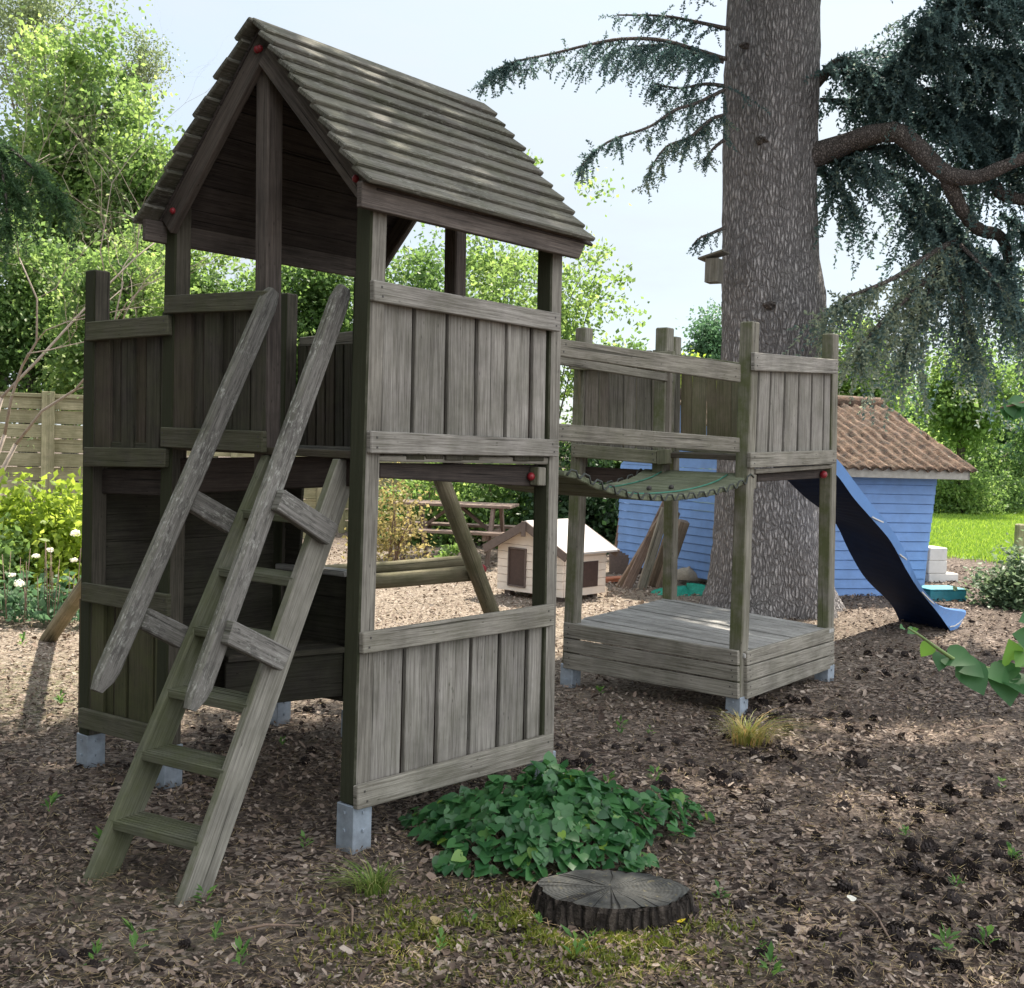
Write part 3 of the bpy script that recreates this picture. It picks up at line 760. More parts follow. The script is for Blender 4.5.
for off_ in (-.045, .725):
    pts = []
    for p, d, nn in edge:
        for f, h in ((-.045, -.022), (-.02, .008), (.02, .008), (.045, -.022)):
            pts.append(p + d * f + nn * h + lat * off_)
    m = MB(); m.tube(pts, .005, 6); m.build('edge_rope', M['greyrope'], br)
for off_, ii in ((.30, 11), (.22, 12)):
    m = MB(); p, d, nn = edge[ii]; m.ball(p + lat * off_ + nn * .01, .016, 8, 6); m.build('knot', M['nail'], br)

# ------------------------------------------------------------------ slide
s0 = W(836.6, 474.7, 8.05); s1 = G(952, 634, .03)
slide = empty('slide', (s1.x, s1.y, 0), 'wavy blue plastic slide with a dark underside, running down from the upper deck', 'slide')
plS = Plane(s0, s1); 
if plS.n.dot(CAM - s0) < 0: plS.n = -plS.n
lo_px = [(815, 455), (836.6, 474.7), (853.7, 498), (872, 519), (890.5, 541), (906, 569), (919.5, 590.5), (938, 613), (952, 633), (955, 637)]
hi_px = [(815, 444), (836.6, 461.6), (853.7, 484), (872, 507.6), (887, 526), (901.5, 549), (917.5, 584), (938, 606), (961.5, 611.6), (963, 615)]
def smoothpts(pts, n):
    out = []
    for i in range(n + 1):
        t = i / n * (len(pts) - 1); k = min(int(t), len(pts) - 2); f = t - k
        p0 = pts[max(k - 1, 0)]; p1 = pts[k]; p2 = pts[k + 1]; p3 = pts[min(k + 2, len(pts) - 1)]
        out.append(.5 * ((2 * p1) + (p2 - p0) * f + (2 * p0 - 5 * p1 + 4 * p2 - p3) * f * f + (3 * p1 - p0 - 3 * p2 + p3) * f ** 3))
    return out
lo3 = smoothpts([plS.at(*p) for p in lo_px], 40); hi3 = smoothpts([plS.at(*p) for p in hi_px], 40)
for l in (lo3, hi3):
    for p in l: p.z = max(p.z, .012)
sw = -plS.n * .54
far_px = [(768, 462), (788, 481), (806, 498), (822, 510), (836, 524), (850, 553), (866, 579), (890, 603), (899, 620), (903, 630)]
far3 = smoothpts([plS.shifted(-.54).at(*p) for p in far_px], 40)
for p in far3: p.z = max(p.z, .012)
m = MB(); vs = []
sec_n = None
for a, h, fa in zip(lo3, hi3, far3):
    d = (h - a); sw = fa - a
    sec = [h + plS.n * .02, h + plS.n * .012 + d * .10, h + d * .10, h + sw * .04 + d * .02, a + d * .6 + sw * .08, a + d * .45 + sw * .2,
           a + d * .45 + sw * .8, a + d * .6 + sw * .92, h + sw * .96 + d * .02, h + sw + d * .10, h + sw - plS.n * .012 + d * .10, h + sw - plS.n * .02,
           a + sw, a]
    sec_n = len(sec); vs += sec
fs = []; mi = []
for i in range(40):
    for k in range(sec_n):
        k2 = (k + 1) % sec_n
        fs.append([i * sec_n + k, i * sec_n + k2, (i + 1) * sec_n + k2, (i + 1) * sec_n + k])
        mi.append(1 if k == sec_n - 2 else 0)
fs += [list(range(sec_n)), list(range(40 * sec_n, 41 * sec_n))[::-1]]; mi += [0, 0]
mk('chute', np.array([tuple(v) for v in vs]), fs, [M['slide'], M['slideunder']], slide, mi=mi, sm=False)
m = MB()
for k in (13, 20, 27, 34):
    for q in range(4):
        f0, f1 = q / 4, (q + 1) / 4; kk = lambda f: min(39, k + int(round(3 * math.sin(f * 1.57))))
        a = lo3[kk(f0)].lerp(hi3[kk(f0)], f0 * .9 + .05); b_ = lo3[kk(f1)].lerp(hi3[kk(f1)], f1 * .9 + .05)
        m.beam(a + plS.n * .012, b_ + plS.n * .012, plS.d, .009, .006, 0)
m.build('seam', M['white'], slide)
# ------------------------------------------------------------------ log frame behind the tower
lf = empty('log_frame', (-1.2, 7.3, 0), 'round log frame with slanting legs and two horizontal rails behind the tower', 'log frame')
m = MB(); a = W(438, 470, 6.55); b_ = G(517, 680, -.05); m.tube([a, a.lerp(b_, .5), b_], [.048, .052, .055], 12); m.build('leg', M['log'], lf)
m = MB(); a = G(47, 641, -.08); b_ = W(170, 462, 6.9); m.tube([a, a.lerp(b_, .5), b_], [.06, .056, .052], 12); m.build('leg', M['log'], lf)
m = MB(); m.tube([W(300, 573, 7.15), W(390, 568, 7.2), W(481, 560.5, 7.25)], [.042, .043, .043], 12); m.build('rail', M['log'], lf)
m = MB(); m.tube([W(300, 586, 7.1), W(390, 580, 7.15), W(479, 572.5, 7.2)], [.05, .05, .05], 12); rl = m.build('rail', M['log'], lf)
m = MB(); m.ball(W(482, 569, 7.2), .03, 10, 6); m.build('end_cap', M['red'], rl)

# ------------------------------------------------------------------ kennel
C0, CL, CRr = G(562, 605), G(496, 595), G(611, 602)
kv = (CL - C0); kw = kv.length * .99; kv.normalize()
ku = Vector((-kv.y, kv.x, 0)); ku = ku if ku.y > 0 else -ku
kl = .70
dgc = C0 + kv * kw / 2 + ku * kl / 2
kn = empty('dog_kennel', (dgc.x, dgc.y, 0), 'small cream dog kennel with a pale felt roof and dark brown openings', 'kennel')
zb, zwall = .07, .55; zrg = .79
m = MB()
nrow = 6
# walls: gable fronts with clapboards and side walls
def kp(a, b, z): return C0 + kv * (a * kw) + ku * (b * kl) + UZ * z
def clap(m, p, q, z0, z1, n, out, t=.018):
    for i in range(n):
        za, zc = z0 + (z1 - z0) * i / n, z0 + (z1 - z0) * (i + 1) / n - .004
        m.slab([Vector((p.x, p.y, zc)), Vector((q.x, q.y, zc)), Vector((q.x, q.y, za)) + out * .003, Vector((p.x, p.y, za)) + out * .003], out, t, .002)
clap(m, kp(1, 0, 0), kp(0, 0, 0), zb, zwall, nrow, -ku)
clap(m, kp(0, 0.03, 0), kp(0, 1, 0), zb, zwall, nrow, -kv)
clap(m, kp(1, 1, 0), kp(1, .03, 0), zb, zwall, nrow, kv)
clap(m, kp(0, 1, 0), kp(1, 1, 0), zb, zwall, nrow, ku)
for b in (0.0, .97):
    g = [kp(.5, b, zrg - .02), kp(0, b, zwall), kp(1, b, zwall)]
    g2 = [p + ku * .018 for p in g]
    m._push(g + g2, [[0, 1, 2], [5, 4, 3], [0, 3, 4, 1], [1, 4, 5, 2], [2, 5, 3, 0]], [[(0, 0)] * 3] * 2 + [[(0, 0)] * 4] * 3, .5)
m.build('wall', M['pink'], kn)
m = MB(); m.slab([kp(.81, 0, .50) - ku * .006, kp(.56, 0, .50) - ku * .006, kp(.56, 0, .13) - ku * .006, kp(.81, 0, .13) - ku * .006], -ku, .004, .001, mi=0)
dr = m.build('doorway', M['brown'], kn)
m = MB()
for a, b_ in (((.82, .51), (.55, .51)), ((.82, .125), (.55, .125))):
    m.beam(kp(a[0], 0, a[1]) - ku * .01, kp(b_[0], 0, b_[1]) - ku * .01, UZ, .014, .02, .002)
for a in (.815, .555): m.beam(kp(a, 0, .12) - ku * .01, kp(a, 0, .515) - ku * .01, kv, .014, .02, .002)
m.build('frame', M['barge'], dr)
m = MB(); m.slab([kp(0, .34, .41) - kv * .008, kp(0, .8, .41) - kv * .008, kp(0, .8, .15) - kv * .008, kp(0, .34, .15) - kv * .008], -kv, .006, .001); m.build('hatch', M['brown'], kn)
m = MB()
for sgn in (0, 1):
    ea = -.13 if sgn == 0 else 1.13
    ze_ = zrg - (zrg - zwall) * 1.26 + .035
    m.slab([kp(.5, -.12, zrg + .02), kp(.5, 1.06, zrg + .02), kp(ea, 1.06, ze_), kp(ea, -.12, ze_)], UZ, .022, .003)
m.build('roof', M['felt'], kn)
for sgn in (0, 1):
    ea = -.13 if sgn == 0 else 1.13
    for bb in (-.13, 1.07):
        m = MB(); m.beam(kp(.5, bb, zrg - .03), kp(ea, bb, ze_ - .045), UZ, .085, .02, .002); m.build('barge_board', M['barge'], kn)
m = MB(); m.beam(kp(.5, -.16, zrg + .012), kp(.5, -.16, zrg - .14), kv, .05, .02, .002); m.build('finial', M['barge'], kn)
for a, b_ in ((.12, .12), (.88, .12), (.12, .88), (.88, .88)):
    m = MB(); c = kp(a, b_, 0); m.box(c, kv, ku, .08, .08, -.03, zb, .003); m.build('foot', M['barge'], kn)

# ------------------------------------------------------------------ picnic table
pc = (G(404, 566) + G(500, 560)) / 2 + Vector((0, .25, 0)); pt = empty('picnic_table', (pc.x, pc.y, 0), 'brown wooden picnic table with attached benches by the dark shrubs', 'picnic table')
px_ = Vector((.985, -.17, 0)); py_ = Vector((.17, .985, 0))
def pp(a, b, z): return pc + px_ * a + py_ * b + UZ * z
m = MB()
for i in range(5): m.slab([pp(-.78, -.36 + i * .145, .77), pp(.78, -.36 + i * .145, .77), pp(.78, -.36 + i * .145 + .138, .77), pp(-.78, -.36 + i * .145 + .138, .77)], UZ, .035)
m.build('tabletop', M['picnic'], pt)
for s_ in (-1, 1):
    m = MB()
    for i in range(2):
        y0 = s_ * .62 + i * .14 - .14
        m.slab([pp(-.78, y0, .45), pp(.78, y0, .45), pp(.78, y0 + .135, .45), pp(-.78, y0 + .135, .45)], UZ, .035)
    m.build('bench', M['picnic'], pt)
    for e in (-.55, .55):
        m = MB(); m.beam(pp(e, s_ * .28, .73), pp(e, s_ * .62, -.02), px_, .045, .10); m.build('leg', M['picnic'], pt)
for e in (-.52, .52):
    m = MB(); m.beam(pp(e, -.72, .385), pp(e, .72, .385), px_, .045, .095); m.build('bearer', M['picnic'], pt)
for s_ in (-1, 1):
    m = MB(); m.beam(pp(s_ * .5, 0, .39), pp(s_ * .06, 0, .72), py_, .08, .04); m.build('brace', M['picnic'], pt)

# ------------------------------------------------------------------ blue garden house
hA, hB = G(851, 600.5), G(930, 600)
plW2 = Plane(hA, hB); 
if plW2.n.y > 0: plW2.n = -plW2.n
hu = plW2.d.copy(); hn = plW2.n
corner = hA - hu * 1.02
sl = G(617, 573)
sh = empty('garden_house', (corner.x, corner.y, 0), 'blue clapboard garden playhouse with a mossy brown corrugated roof behind the cedar trunk', 'playhouse')
# front long wall, flaring towards the top right
def clapwall(p0, p1, p1top, z0, z1, n, out, name, ztl=None):
    m = MB()
    for i in range(n):
        a, b_ = i / n, (i + 1) / n
        za, zc = z0 + (z1 - z0) * a, z0 + (z1 - z0) * b_ - .004
        ra, rb = p1.lerp(p1top, a), p1.lerp(p1top, b_)
        m.slab([Vector((p0.x, p0.y, zc)) , Vector((rb.x, rb.y, zc)), Vector((ra.x, ra.y, za)) + out * .014, Vector((p0.x, p0.y, za)) + out * .014], out, .03, .002)
    return m.build(name, M['blue'], sh)
rb_ = plW2.at(923.5, 585); rt_ = plW2.at(937, 481)
rbot = rb_ + (rb_ - rt_) * ((rb_.z - .03) / (rt_.z - rb_.z))
clapwall(corner, Vector((rbot.x, rbot.y, 0)), Vector((rt_.x, rt_.y, 0)), .03, 1.36, 13, hn, 'wall')
d1 = (sl - corner); d1.z = 0
n1 = Vector((d1.y, -d1.x, 0)).normalized(); n1 = n1 if n1.x < 0 else -n1
m = MB()
for i in range(13):
    za = .12 + 1.24 * i / 13; zc = .12 + 1.24 * (i + 1) / 13 - .004
    e = corner + d1
    m.slab([Vector((e.x, e.y, zc)), Vector((corner.x, corner.y, zc)), Vector((corner.x, corner.y, za)) + n1 * .014, Vector((e.x, e.y, za)) + n1 * .014], n1, .03, .002)
ap = corner + d1 * .5 + UZ * 2.2
g = [corner + UZ * 1.36, ap, corner + d1 + UZ * 1.36]; g2 = [p - n1 * .03 for p in g]
m._push(g + g2, [[0, 1, 2], [5, 4, 3], [0, 3, 4, 1], [1, 4, 5, 2], [2, 5, 3, 0]], [[(0, 0)] * 3] * 2 + [[(0, 0)] * 4] * 3, .5)
m.build('gable_wall', M['blue'], sh)
m = MB(); e0, e1 = Vector((rt_.x, rt_.y, 0)), Vector((rt_.x, rt_.y, 0)) + d1
m.slab([e0 + UZ * 1.36 - hu * .02, e1 + UZ * 1.36 - hu * .02, e1 + UZ * .03 - hu * .1, e0 + UZ * .03 - hu * .1], hu, .03, .003); m.build('wall', M['blue'], sh)
m = MB(); m.beam(corner + n1 * .02 + hn * .02 + UZ * .06, corner + n1 * .02 + hn * .02 + UZ * 1.36, hu, .06, .06); m.build('corner_post', M['blue'], sh)
# corrugated roof
plE = plW2.shifted(.30)
ev1 = plE.at(977, 472); ev0 = plE.at(845, 474)
plRg = plW2.shifted(-1.30)
rg1 = plRg.at(882, 404)
ev0 = ev1 - hu * ((ev1 - corner).dot(hu) + .30); ev0.z = ev1.z
rg0 = rg1 - hu * ((rg1 - corner).dot(hu) + .30 + .35); rg0.z = rg1.z
def corr(a0, a1, b0, b1, name):
    m = []; nu, nv = 160, 26
    nn = ((a1 - a0).cross(b0 - a0)).normalized(); nn = nn if nn.z > 0 else -nn
    vs = []; Lr = (a1 - a0).length
    for j in range(nv + 1):
        t = j / nv
        for i in range(nu + 1):
            s = i / nu; p = a0.lerp(a1, s).lerp(b0.lerp(b1, s), t)
            stp = (t * 4) % 1
            h = .018 * math.sin(s * Lr / .135 * 2 * math.pi + .25 * math.sin(t * 9)) + .014 * (1 - stp) + R.uniform(-.009, .009)
            vs.append(p + nn * h)
    n0 = len(vs); vs += [v - nn * .012 for v in vs]
    fs = []
    w = nu + 1
    for j in range(nv):
        for i in range(nu):
            q = [j * w + i, j * w + i + 1, (j + 1) * w + i + 1, (j + 1) * w + i]; fs.append(q); fs.append([k + n0 for k in q[::-1]])
    for i in range(nu):
        fs.append([i, i + n0, i + 1 + n0, i + 1])
    for j in range(nv):
        k = j * w + nu; fs.append([k, k + n0, k + w + n0, k + w])
        k = j * w; fs.append([k, k + w, k + w + n0, k + n0])
    return mk(name, np.array([tuple(v) for v in vs]), fs, M['corr'], sh, sm=True)
m_, nt, b, out = newmat('mossy_dappled_sheet'); M['corr'] = m_
pos = N(nt, 'NewGeometry').outputs['Position']
c1 = ramp(nt, noise(nt, pos, 9, 6, .85), [(.40, (.028, .02, .016)), (.47, (.09, .052, .036)), (.56, (.17, .10, .065)), (.70, (.30, .21, .14))]).outputs[0]  # moss mottle, contrast raised to paint in sun dapple
c2 = mixc(nt, ramp(nt, noise(nt, pos, 22, 5, .8), [(.45, (0, 0, 0)), (.65, (1, 1, 1))]).outputs[0], c1, (.10, .075, .05))
L(nt, c2, b.inputs['Base Color']); b.inputs['Roughness'].default_value = .95
bpn = N(nt, 'Bump'); bpn.inputs['Strength'].default_value = .8; bpn.inputs['Distance'].default_value = .02
L(nt, noise(nt, pos, 30, 5, .7), bpn.inputs['Height']); L(nt, bpn.outputs[0], b.inputs['Normal'])
rf = corr(ev0, ev1, rg0, rg1, 'roof')
bk = -hn * 2 * (rg1 - ev1).dot(-hn)
bdist = (rg1 - ev1).dot(-hn)
evb0, evb1 = ev0 - hn * 2 * bdist, ev1 - hn * 2 * bdist
corr(evb1, evb0, rg1, rg0, 'roof_slope')
m = MB(); m.tube([rg0 + UZ * .01, rg0.lerp(rg1, .5) + UZ * .018, rg1 + UZ * .0], [.07, .075, .07], 10, wob=.12); m.build('ridge_cap', M['corr'], rf)
m = MB(); fz = UZ * .105; e0 = ev0 + UZ * .016 - hn * .045; e1 = ev1 + UZ * .016 - hn * .045 - hu * .05
m.slab([e0, e1, e1 - fz, e0 - fz], hn, .025, .003); m.build('fascia', M['fascia'], sh)
m = MB(); e2 = rg1 - UZ * .05 - hu * .05; m.hexa([e1, e2, e2 - fz, e1 - fz, e1 - hu * .025, e2 - hu * .025, e2 - fz - hu * .025, e1 - fz - hu * .025], .002); m.build('verge_board', M['fascia'], sh)

# leaning planks against the blue gable wall
def lean(x0, y0, x1, y1, dep0, dep1, w, t, label, mat='plankbrown'):
    a = G(x0, y0, .0); b_ = W(x1, y1, dep1)
    m = MB(); m.beam(a - UZ * .02, b_, (1, .2, 0), w, t)
    o = m.build('plank', M[mat]); 
    base = a.copy()
    return tag(o, label, 'plank', 'planks leaning on the blue playhouse')
for q in ((617, 588, 664, 512, 0, 12.7, .06, .04, 'thin grey plank at the outer edge of the leaning pile by the kennel'),
          (625, 590, 668, 500, 0, 12.8, .10, .04, 'broad tan plank second from the kennel in the leaning pile', 'picnic'),
          (640, 592, 666, 508, 0, 12.4, .10, .04, 'pale wide plank tilted steeply in the middle of the leaning pile', 'rail'),
          (650, 589, 676, 512, 0, 12.6, .09, .05, 'dark brown plank half hidden behind the platform back post'),
          (660, 590, 684, 521, 0, 12.5, .11, .09, 'short thick plank with a sawn end, last of the pile beside the green net')):
    lean(*q)
m = MB(); a = G(613, 572, 0); b_ = W(625, 490, 14.3); m.tube([a, a.lerp(b_, .5), b_], .03, 8)
tag(m.build('garden_pole', M['twig']), 'thin dark pole leaning on the outer corner of the blue playhouse', 'pole')
m = MB(); c = G(629, 577)
for i in range(3): m.beam(c + Vector((-.22, .2 + i * .06, .12 + .015 * i)), c + Vector((.24, .2 + i * .06, .13 + .015 * i)), UZ, .25, .03)
tag(m.build('brown_board', M['barge']), 'brown board standing on edge under the raised blue gable wall', 'board')
for i, (dx, dz, lb) in enumerate(((-.16, .02, 'orange terracotta tile lying flat between the kennel and the leaning planks'), (-.08, .055, 'broken terracotta tile resting across the flat one beside the kennel'))):
    m = MB(); c = G(620, 585); m.beam(c + Vector((dx - .1, .1, dz)), c + Vector((dx + .14, .13, dz + .02)), (0, 1, 0), .16, .025); tag(m.build('roof_tile', M['terra']), lb, 'tile', 'terracotta tiles by the kennel')
# green net heap and stone
def blob(c, sx, sy, sz, seed, nu=28, nv=12, amp=.18):
    rr = np.random.default_rng(seed); ph = rr.uniform(0, 6.28, (6,)); vs = []; fs = []
    for j in range(nv + 1):
        el = (math.pi / 2) * (1 - j / nv)
        for i in range(nu):
            th = 2 * math.pi * i / nu
            k = 1 + amp * (math.sin(3 * th + ph[0] + 2 * el) * .5 + math.sin(5 * th + ph[1] - 3 * el) * .3 + math.sin(9 * th + ph[2]) * .2)
            vs.append((c.x + sx * k * math.cos(el) * math.cos(th), c.y + sy * k * math.cos(el) * math.sin(th), c.z + sz * k * math.sin(el) * (1 + amp * math.sin(4 * th + ph[3])) - .02))
    for j in range(nv):
        for i in range(nu): fs.append([j * nu + i, (j + 1) * nu + i, (j + 1) * nu + (i + 1) % nu, j * nu + (i + 1) % nu])
    return np.array(vs), fs
c = G(686, 597); v, f = blob(c, .42, .25, .13, 3)
tag(mk('green_net', v, f, M['net'], sm=True, loc=(c.x, c.y, 0)), 'crumpled emerald green net heaped on the ground below the blue wall', 'net')
c = G(689, 588) + Vector((0, .1, .11)); v, f = blob(c, .19, .14, .13, 5, amp=.08)
tag(mk('stone', v, f, M['stone'], sm=True, loc=(c.x, c.y, 0)), 'rounded tan stone sitting on the green net heap', 'stone')
# white blocks and teal box
c = G(931, 588); hx, hy = hu, -hn
for i, (w, z0, z1, lb, ox) in enumerate(((.42, -.02, .13, 'longest white block, at the bottom of the stack by the teal box', .42), (.26, .132, .29, 'white block in the middle of the stack by the blue wall', .33), (.25, .292, .45, 'white block on top of the stack by the lawn edge', .33))):
    m = MB(); m.box(c + hx * ox + hy * .5, hx, hy, w, .3, z0, z1, .008); tag(m.build('white_block', M['white']), lb, 'block', 'white blocks stacked by the playhouse')
c = G(948, 607); tb = empty('teal_box', (c.x, c.y, 0), 'low teal painted wooden box on the bark beside the end of the slide', 'box')
m = MB()
for s_ in (0, 1): m.box(c + hy * (.01 + .30 * s_), hx, hy, .44, .02, 0.0, .17, .004)
for s_ in (-1, 1): m.box(c + hx * .21 * s_ + hy * .16, hx, hy, .02, .28, 0.0, .169, .004)
m.box(c + hy * .16, hx, hy, .40, .28, .01, .03, .002)
m.build('crate', M['teal'], tb)
m = MB(); m.box(c + hy * .16, hx, hy, .46, .34, .173, .188, .004); m.build('lid', M['teal'], tb)
# small post at the right edge
m = MB(); c = G(1019, 556); m.box(c, Vector((1, 0, 0)), Vector((0, 1, 0)), .14, .14, -.05, .52, .02)
tag(m.build('wooden_post', M['fence']), 'short dark wooden post at the edge of the lawn above the green bush', 'post')

# ------------------------------------------------------------------ fences
def fence(x0, x1, Y0, Y1, ztop, n, posts, label, pitch=.205):
    a, b_ = W(x0, 440, Y0), W(x1, 440, Y1); a.z = b_.z = 0
    fr = empty('panel_fence', (a.x, a.y, 0), label, 'fence')
    d = (b_ - a).normalized(); nn = Vector((d.y, -d.x, 0)); nn = nn if nn.y < 0 else -nn
    m = MB()
    for i in range(n):
        z1 = ztop - .03 - i * pitch * .93
        o_ = nn * (.02 if i % 2 == 0 else -.012)
        ln_ = (b_ - a).length; k = max(1, int(ln_ / 1.8))
        for j in range(k):
            p, q = a.lerp(b_, j / k) + o_, a.lerp(b_, (j + 1) / k) + o_
            m.slab([p + UZ * z1, q + UZ * z1, q + UZ * (z1 - pitch * .86), p + UZ * (z1 - pitch * .86)], nn, .018, .003)
    m.build('slat_panel', M['fence'], fr)
    m = MB(); m.slab([a + UZ * ztop + nn * .05, b_ + UZ * ztop + nn * .05, b_ + UZ * (ztop - .05) + nn * .05, a + UZ * (ztop - .05) + nn * .05], nn, .06); m.build('top_rail', M['fence'], fr)
    for f in posts:
        m = MB(); m.box(a.lerp(b_, f) + nn * .06, d, nn, .10, .07, -.05, ztop + .03, .006); m.build('post', M['fence'], fr)
fence(-200, 330, 14.5, 16.5, 2.04, 10, (.02, .232, .432, .441, .62, .8, .98), 'green grey lapped board fence with posts behind the yellow green shrub')
fence(340, 640, 19.0, 20.5, 1.75, 9, (.01, .30, .6, .98), 'lapped board fence behind the picnic table and dark shrubs')

# ------------------------------------------------------------------ foliage helpers
def unit(v): return v / (np.linalg.norm(v, axis=-1, keepdims=True) + 1e-9)
def quads(name, P, X, Y, rnd, mat, parent=None, fold=0.0, loc=None):
    """leaf quads: centre P, half axes X, Y; diamonds (fold lifts the sides)"""
    n = len(P); Z = np.cross(X, Y); Z = unit(Z) * np.linalg.norm(X, axis=1, keepdims=True) * fold
    Vv = np.stack([P - Y, P + X + Z, P + Y, P - X + Z], 1).reshape(-1, 3)
    f = np.arange(n * 4).reshape(n, 4)
    if fold:
        f = np.concatenate([f[:, [0, 1, 2]], f[:, [0, 2, 3]]]); rn = np.concatenate([np.repeat(rnd, 3), np.repeat(rnd, 3)])
    else: rn = np.repeat(rnd, 4)
    return mk(name, Vv, f, mat, parent, rn=rn, loc=loc)
HEART = np.array([[0, 0], [.20, -.13], [.43, -.10], [.56, .14], [.51, .42], [.30, .74], [0, 1.05], [-.30, .74], [-.51, .42], [-.56, .14], [-.43, -.10], [-.20, -.13], [0, .5]])
def hearts(name, P, T, Nn, size, rnd, mat, parent=None, loc=None, fold=.22, droop=.18):
    """heart shaped leaves: base P, direction T, normal Nn"""
    T = unit(T); S_ = unit(np.cross(T, Nn)); Nn = np.cross(S_, T); n = len(P); K = len(HEART)
    out = np.zeros((n, K, 3))
    for k, (x, y) in enumerate(HEART):
        out[:, k] = P + (S_ * x + T * y + Nn * (abs(x) * fold - x * x * fold * .7 - y * y * droop)) * size[:, None]
    b_ = (np.arange(n) * K)[:, None]; faces = []; rn = []
    for f in ([0, 1, 2, 3], [0, 3, 4, 12], [12, 4, 5, 6], [0, 9, 10, 11], [0, 12, 8, 9], [12, 6, 7, 8]):
        faces.append(b_ + np.array([f])); rn.append(np.repeat(rnd, 4))
    return mk(name, out.reshape(-1, 3), np.concatenate(faces), mat, parent, rn=np.concatenate(rn), loc=loc, sm=True)
def rdir(n, rng=NR): return unit(rng.normal(size=(n, 3)))
def leaves_at(C_, n_per, spread, size, rng, up=.5, asp=.62):
    """C_: clump centres (k,3); spread (k,) ; returns P,X,Y,rnd"""
    k = len(C_); n = k * n_per
    cid = np.repeat(np.arange(k), n_per)
    P = C_[cid] + rng.normal(size=(n, 3)) * np.asarray(spread)[cid][:, None] * np.array([1, 1, .75])
    nrm = unit(rdir(n, rng) + np.array([0, 0, up])); t = unit(np.cross(nrm, rdir(n, rng))); s = np.cross(nrm, t)
    sz = size * rng.uniform(.6, 1.3, n)[:, None]
    tone = np.clip(rng.uniform(0, 1, k)[cid] * .62 + rng.uniform(0, 1, n) * .38, 0, 1)
    return P, s * sz * asp * .5, t * sz * .5, tone
LF = {}
LF['bright'] = leafmat('bright_leaf', (.055, .11, .035), (.14, .225, .06), (.26, .35, .11), trans=.55)
LF['mid'] = leafmat('mid_leaf', (.05, .105, .03), (.10, .175, .05), (.18, .26, .08), trans=.5)
LF['blueg'] = leafmat('blue_green_leaf', (.045, .10, .05), (.08, .155, .08), (.13, .21, .10), trans=.42)
LF['dark'] = leafmat('dark_leaf', (.012, .035, .013), (.025, .062, .022), (.045, .09, .03), trans=.25)
LF['lime'] = leafmat('lime_leaf', (.13, .20, .025), (.24, .33, .05), (.36, .43, .09), trans=.5)
LF['birch'] = leafmat('birch_leaf', (.09, .13, .06), (.15, .195, .09), (.23, .265, .13), trans=.45)
LF['rust'] = leafmat('rusty_leaf', (.14, .13, .05), (.27, .24, .09), (.36, .28, .14), trans=.4)
LF['cedar'] = leafmat('cedar_needle', (.05, .088, .09), (.105, .16, .15), (.25, .28, .19), trans=.4, rough=.6)
LF['spruce'] = leafmat('spruce_needle', (.03, .07, .03), (.065, .13, .05), (.14, .22, .075), trans=.35)
LF['ivy'] = leafmat('ground_leaf', (.022, .088, .03), (.066, .185, .058), (.22, .35, .06), trans=.35, rough=.4, spec=.5)
LF['fg'] = leafmat('branch_leaf', (.03, .095, .035), (.055, .16, .045), (.12, .25, .04), trans=.4, rough=.5, spec=.35)
LF['grass'] = leafmat('grass_blade', (.09, .15, .03), (.16, .24, .05), (.34, .33, .13), trans=.35)
LF['lawn'] = leafmat('lawn_blade', (.10, .19, .025), (.17, .28, .035), (.26, .36, .06), trans=.35)
LF['weed'] = leafmat('weed_leaf', (.05, .13, .03), (.10, .21, .05), (.17, .3, .07), trans=.4)
LF['flower'] = leafmat('white_petal', (.55, .55, .45), (.75, .74, .66), (.85, .84, .78), trans=.3)
LF['sage'] = leafmat('sage_leaf', (.07, .11, .06), (.13, .19, .10), (.2, .26, .14), trans=.35)
LF['moss'] = leafmat('moss_green', (.09, .13, .02), (.17, .20, .03), (.27, .27, .06), trans=.25)
LF['straw'] = leafmat('straw_grass', (.14, .19, .04), (.32, .29, .10), (.46, .31, .13), trans=.35)
LF['dry'] = leafmat('dry_straw', (.22, .15, .08), (.36, .27, .14), (.5, .4, .2), trans=.2)

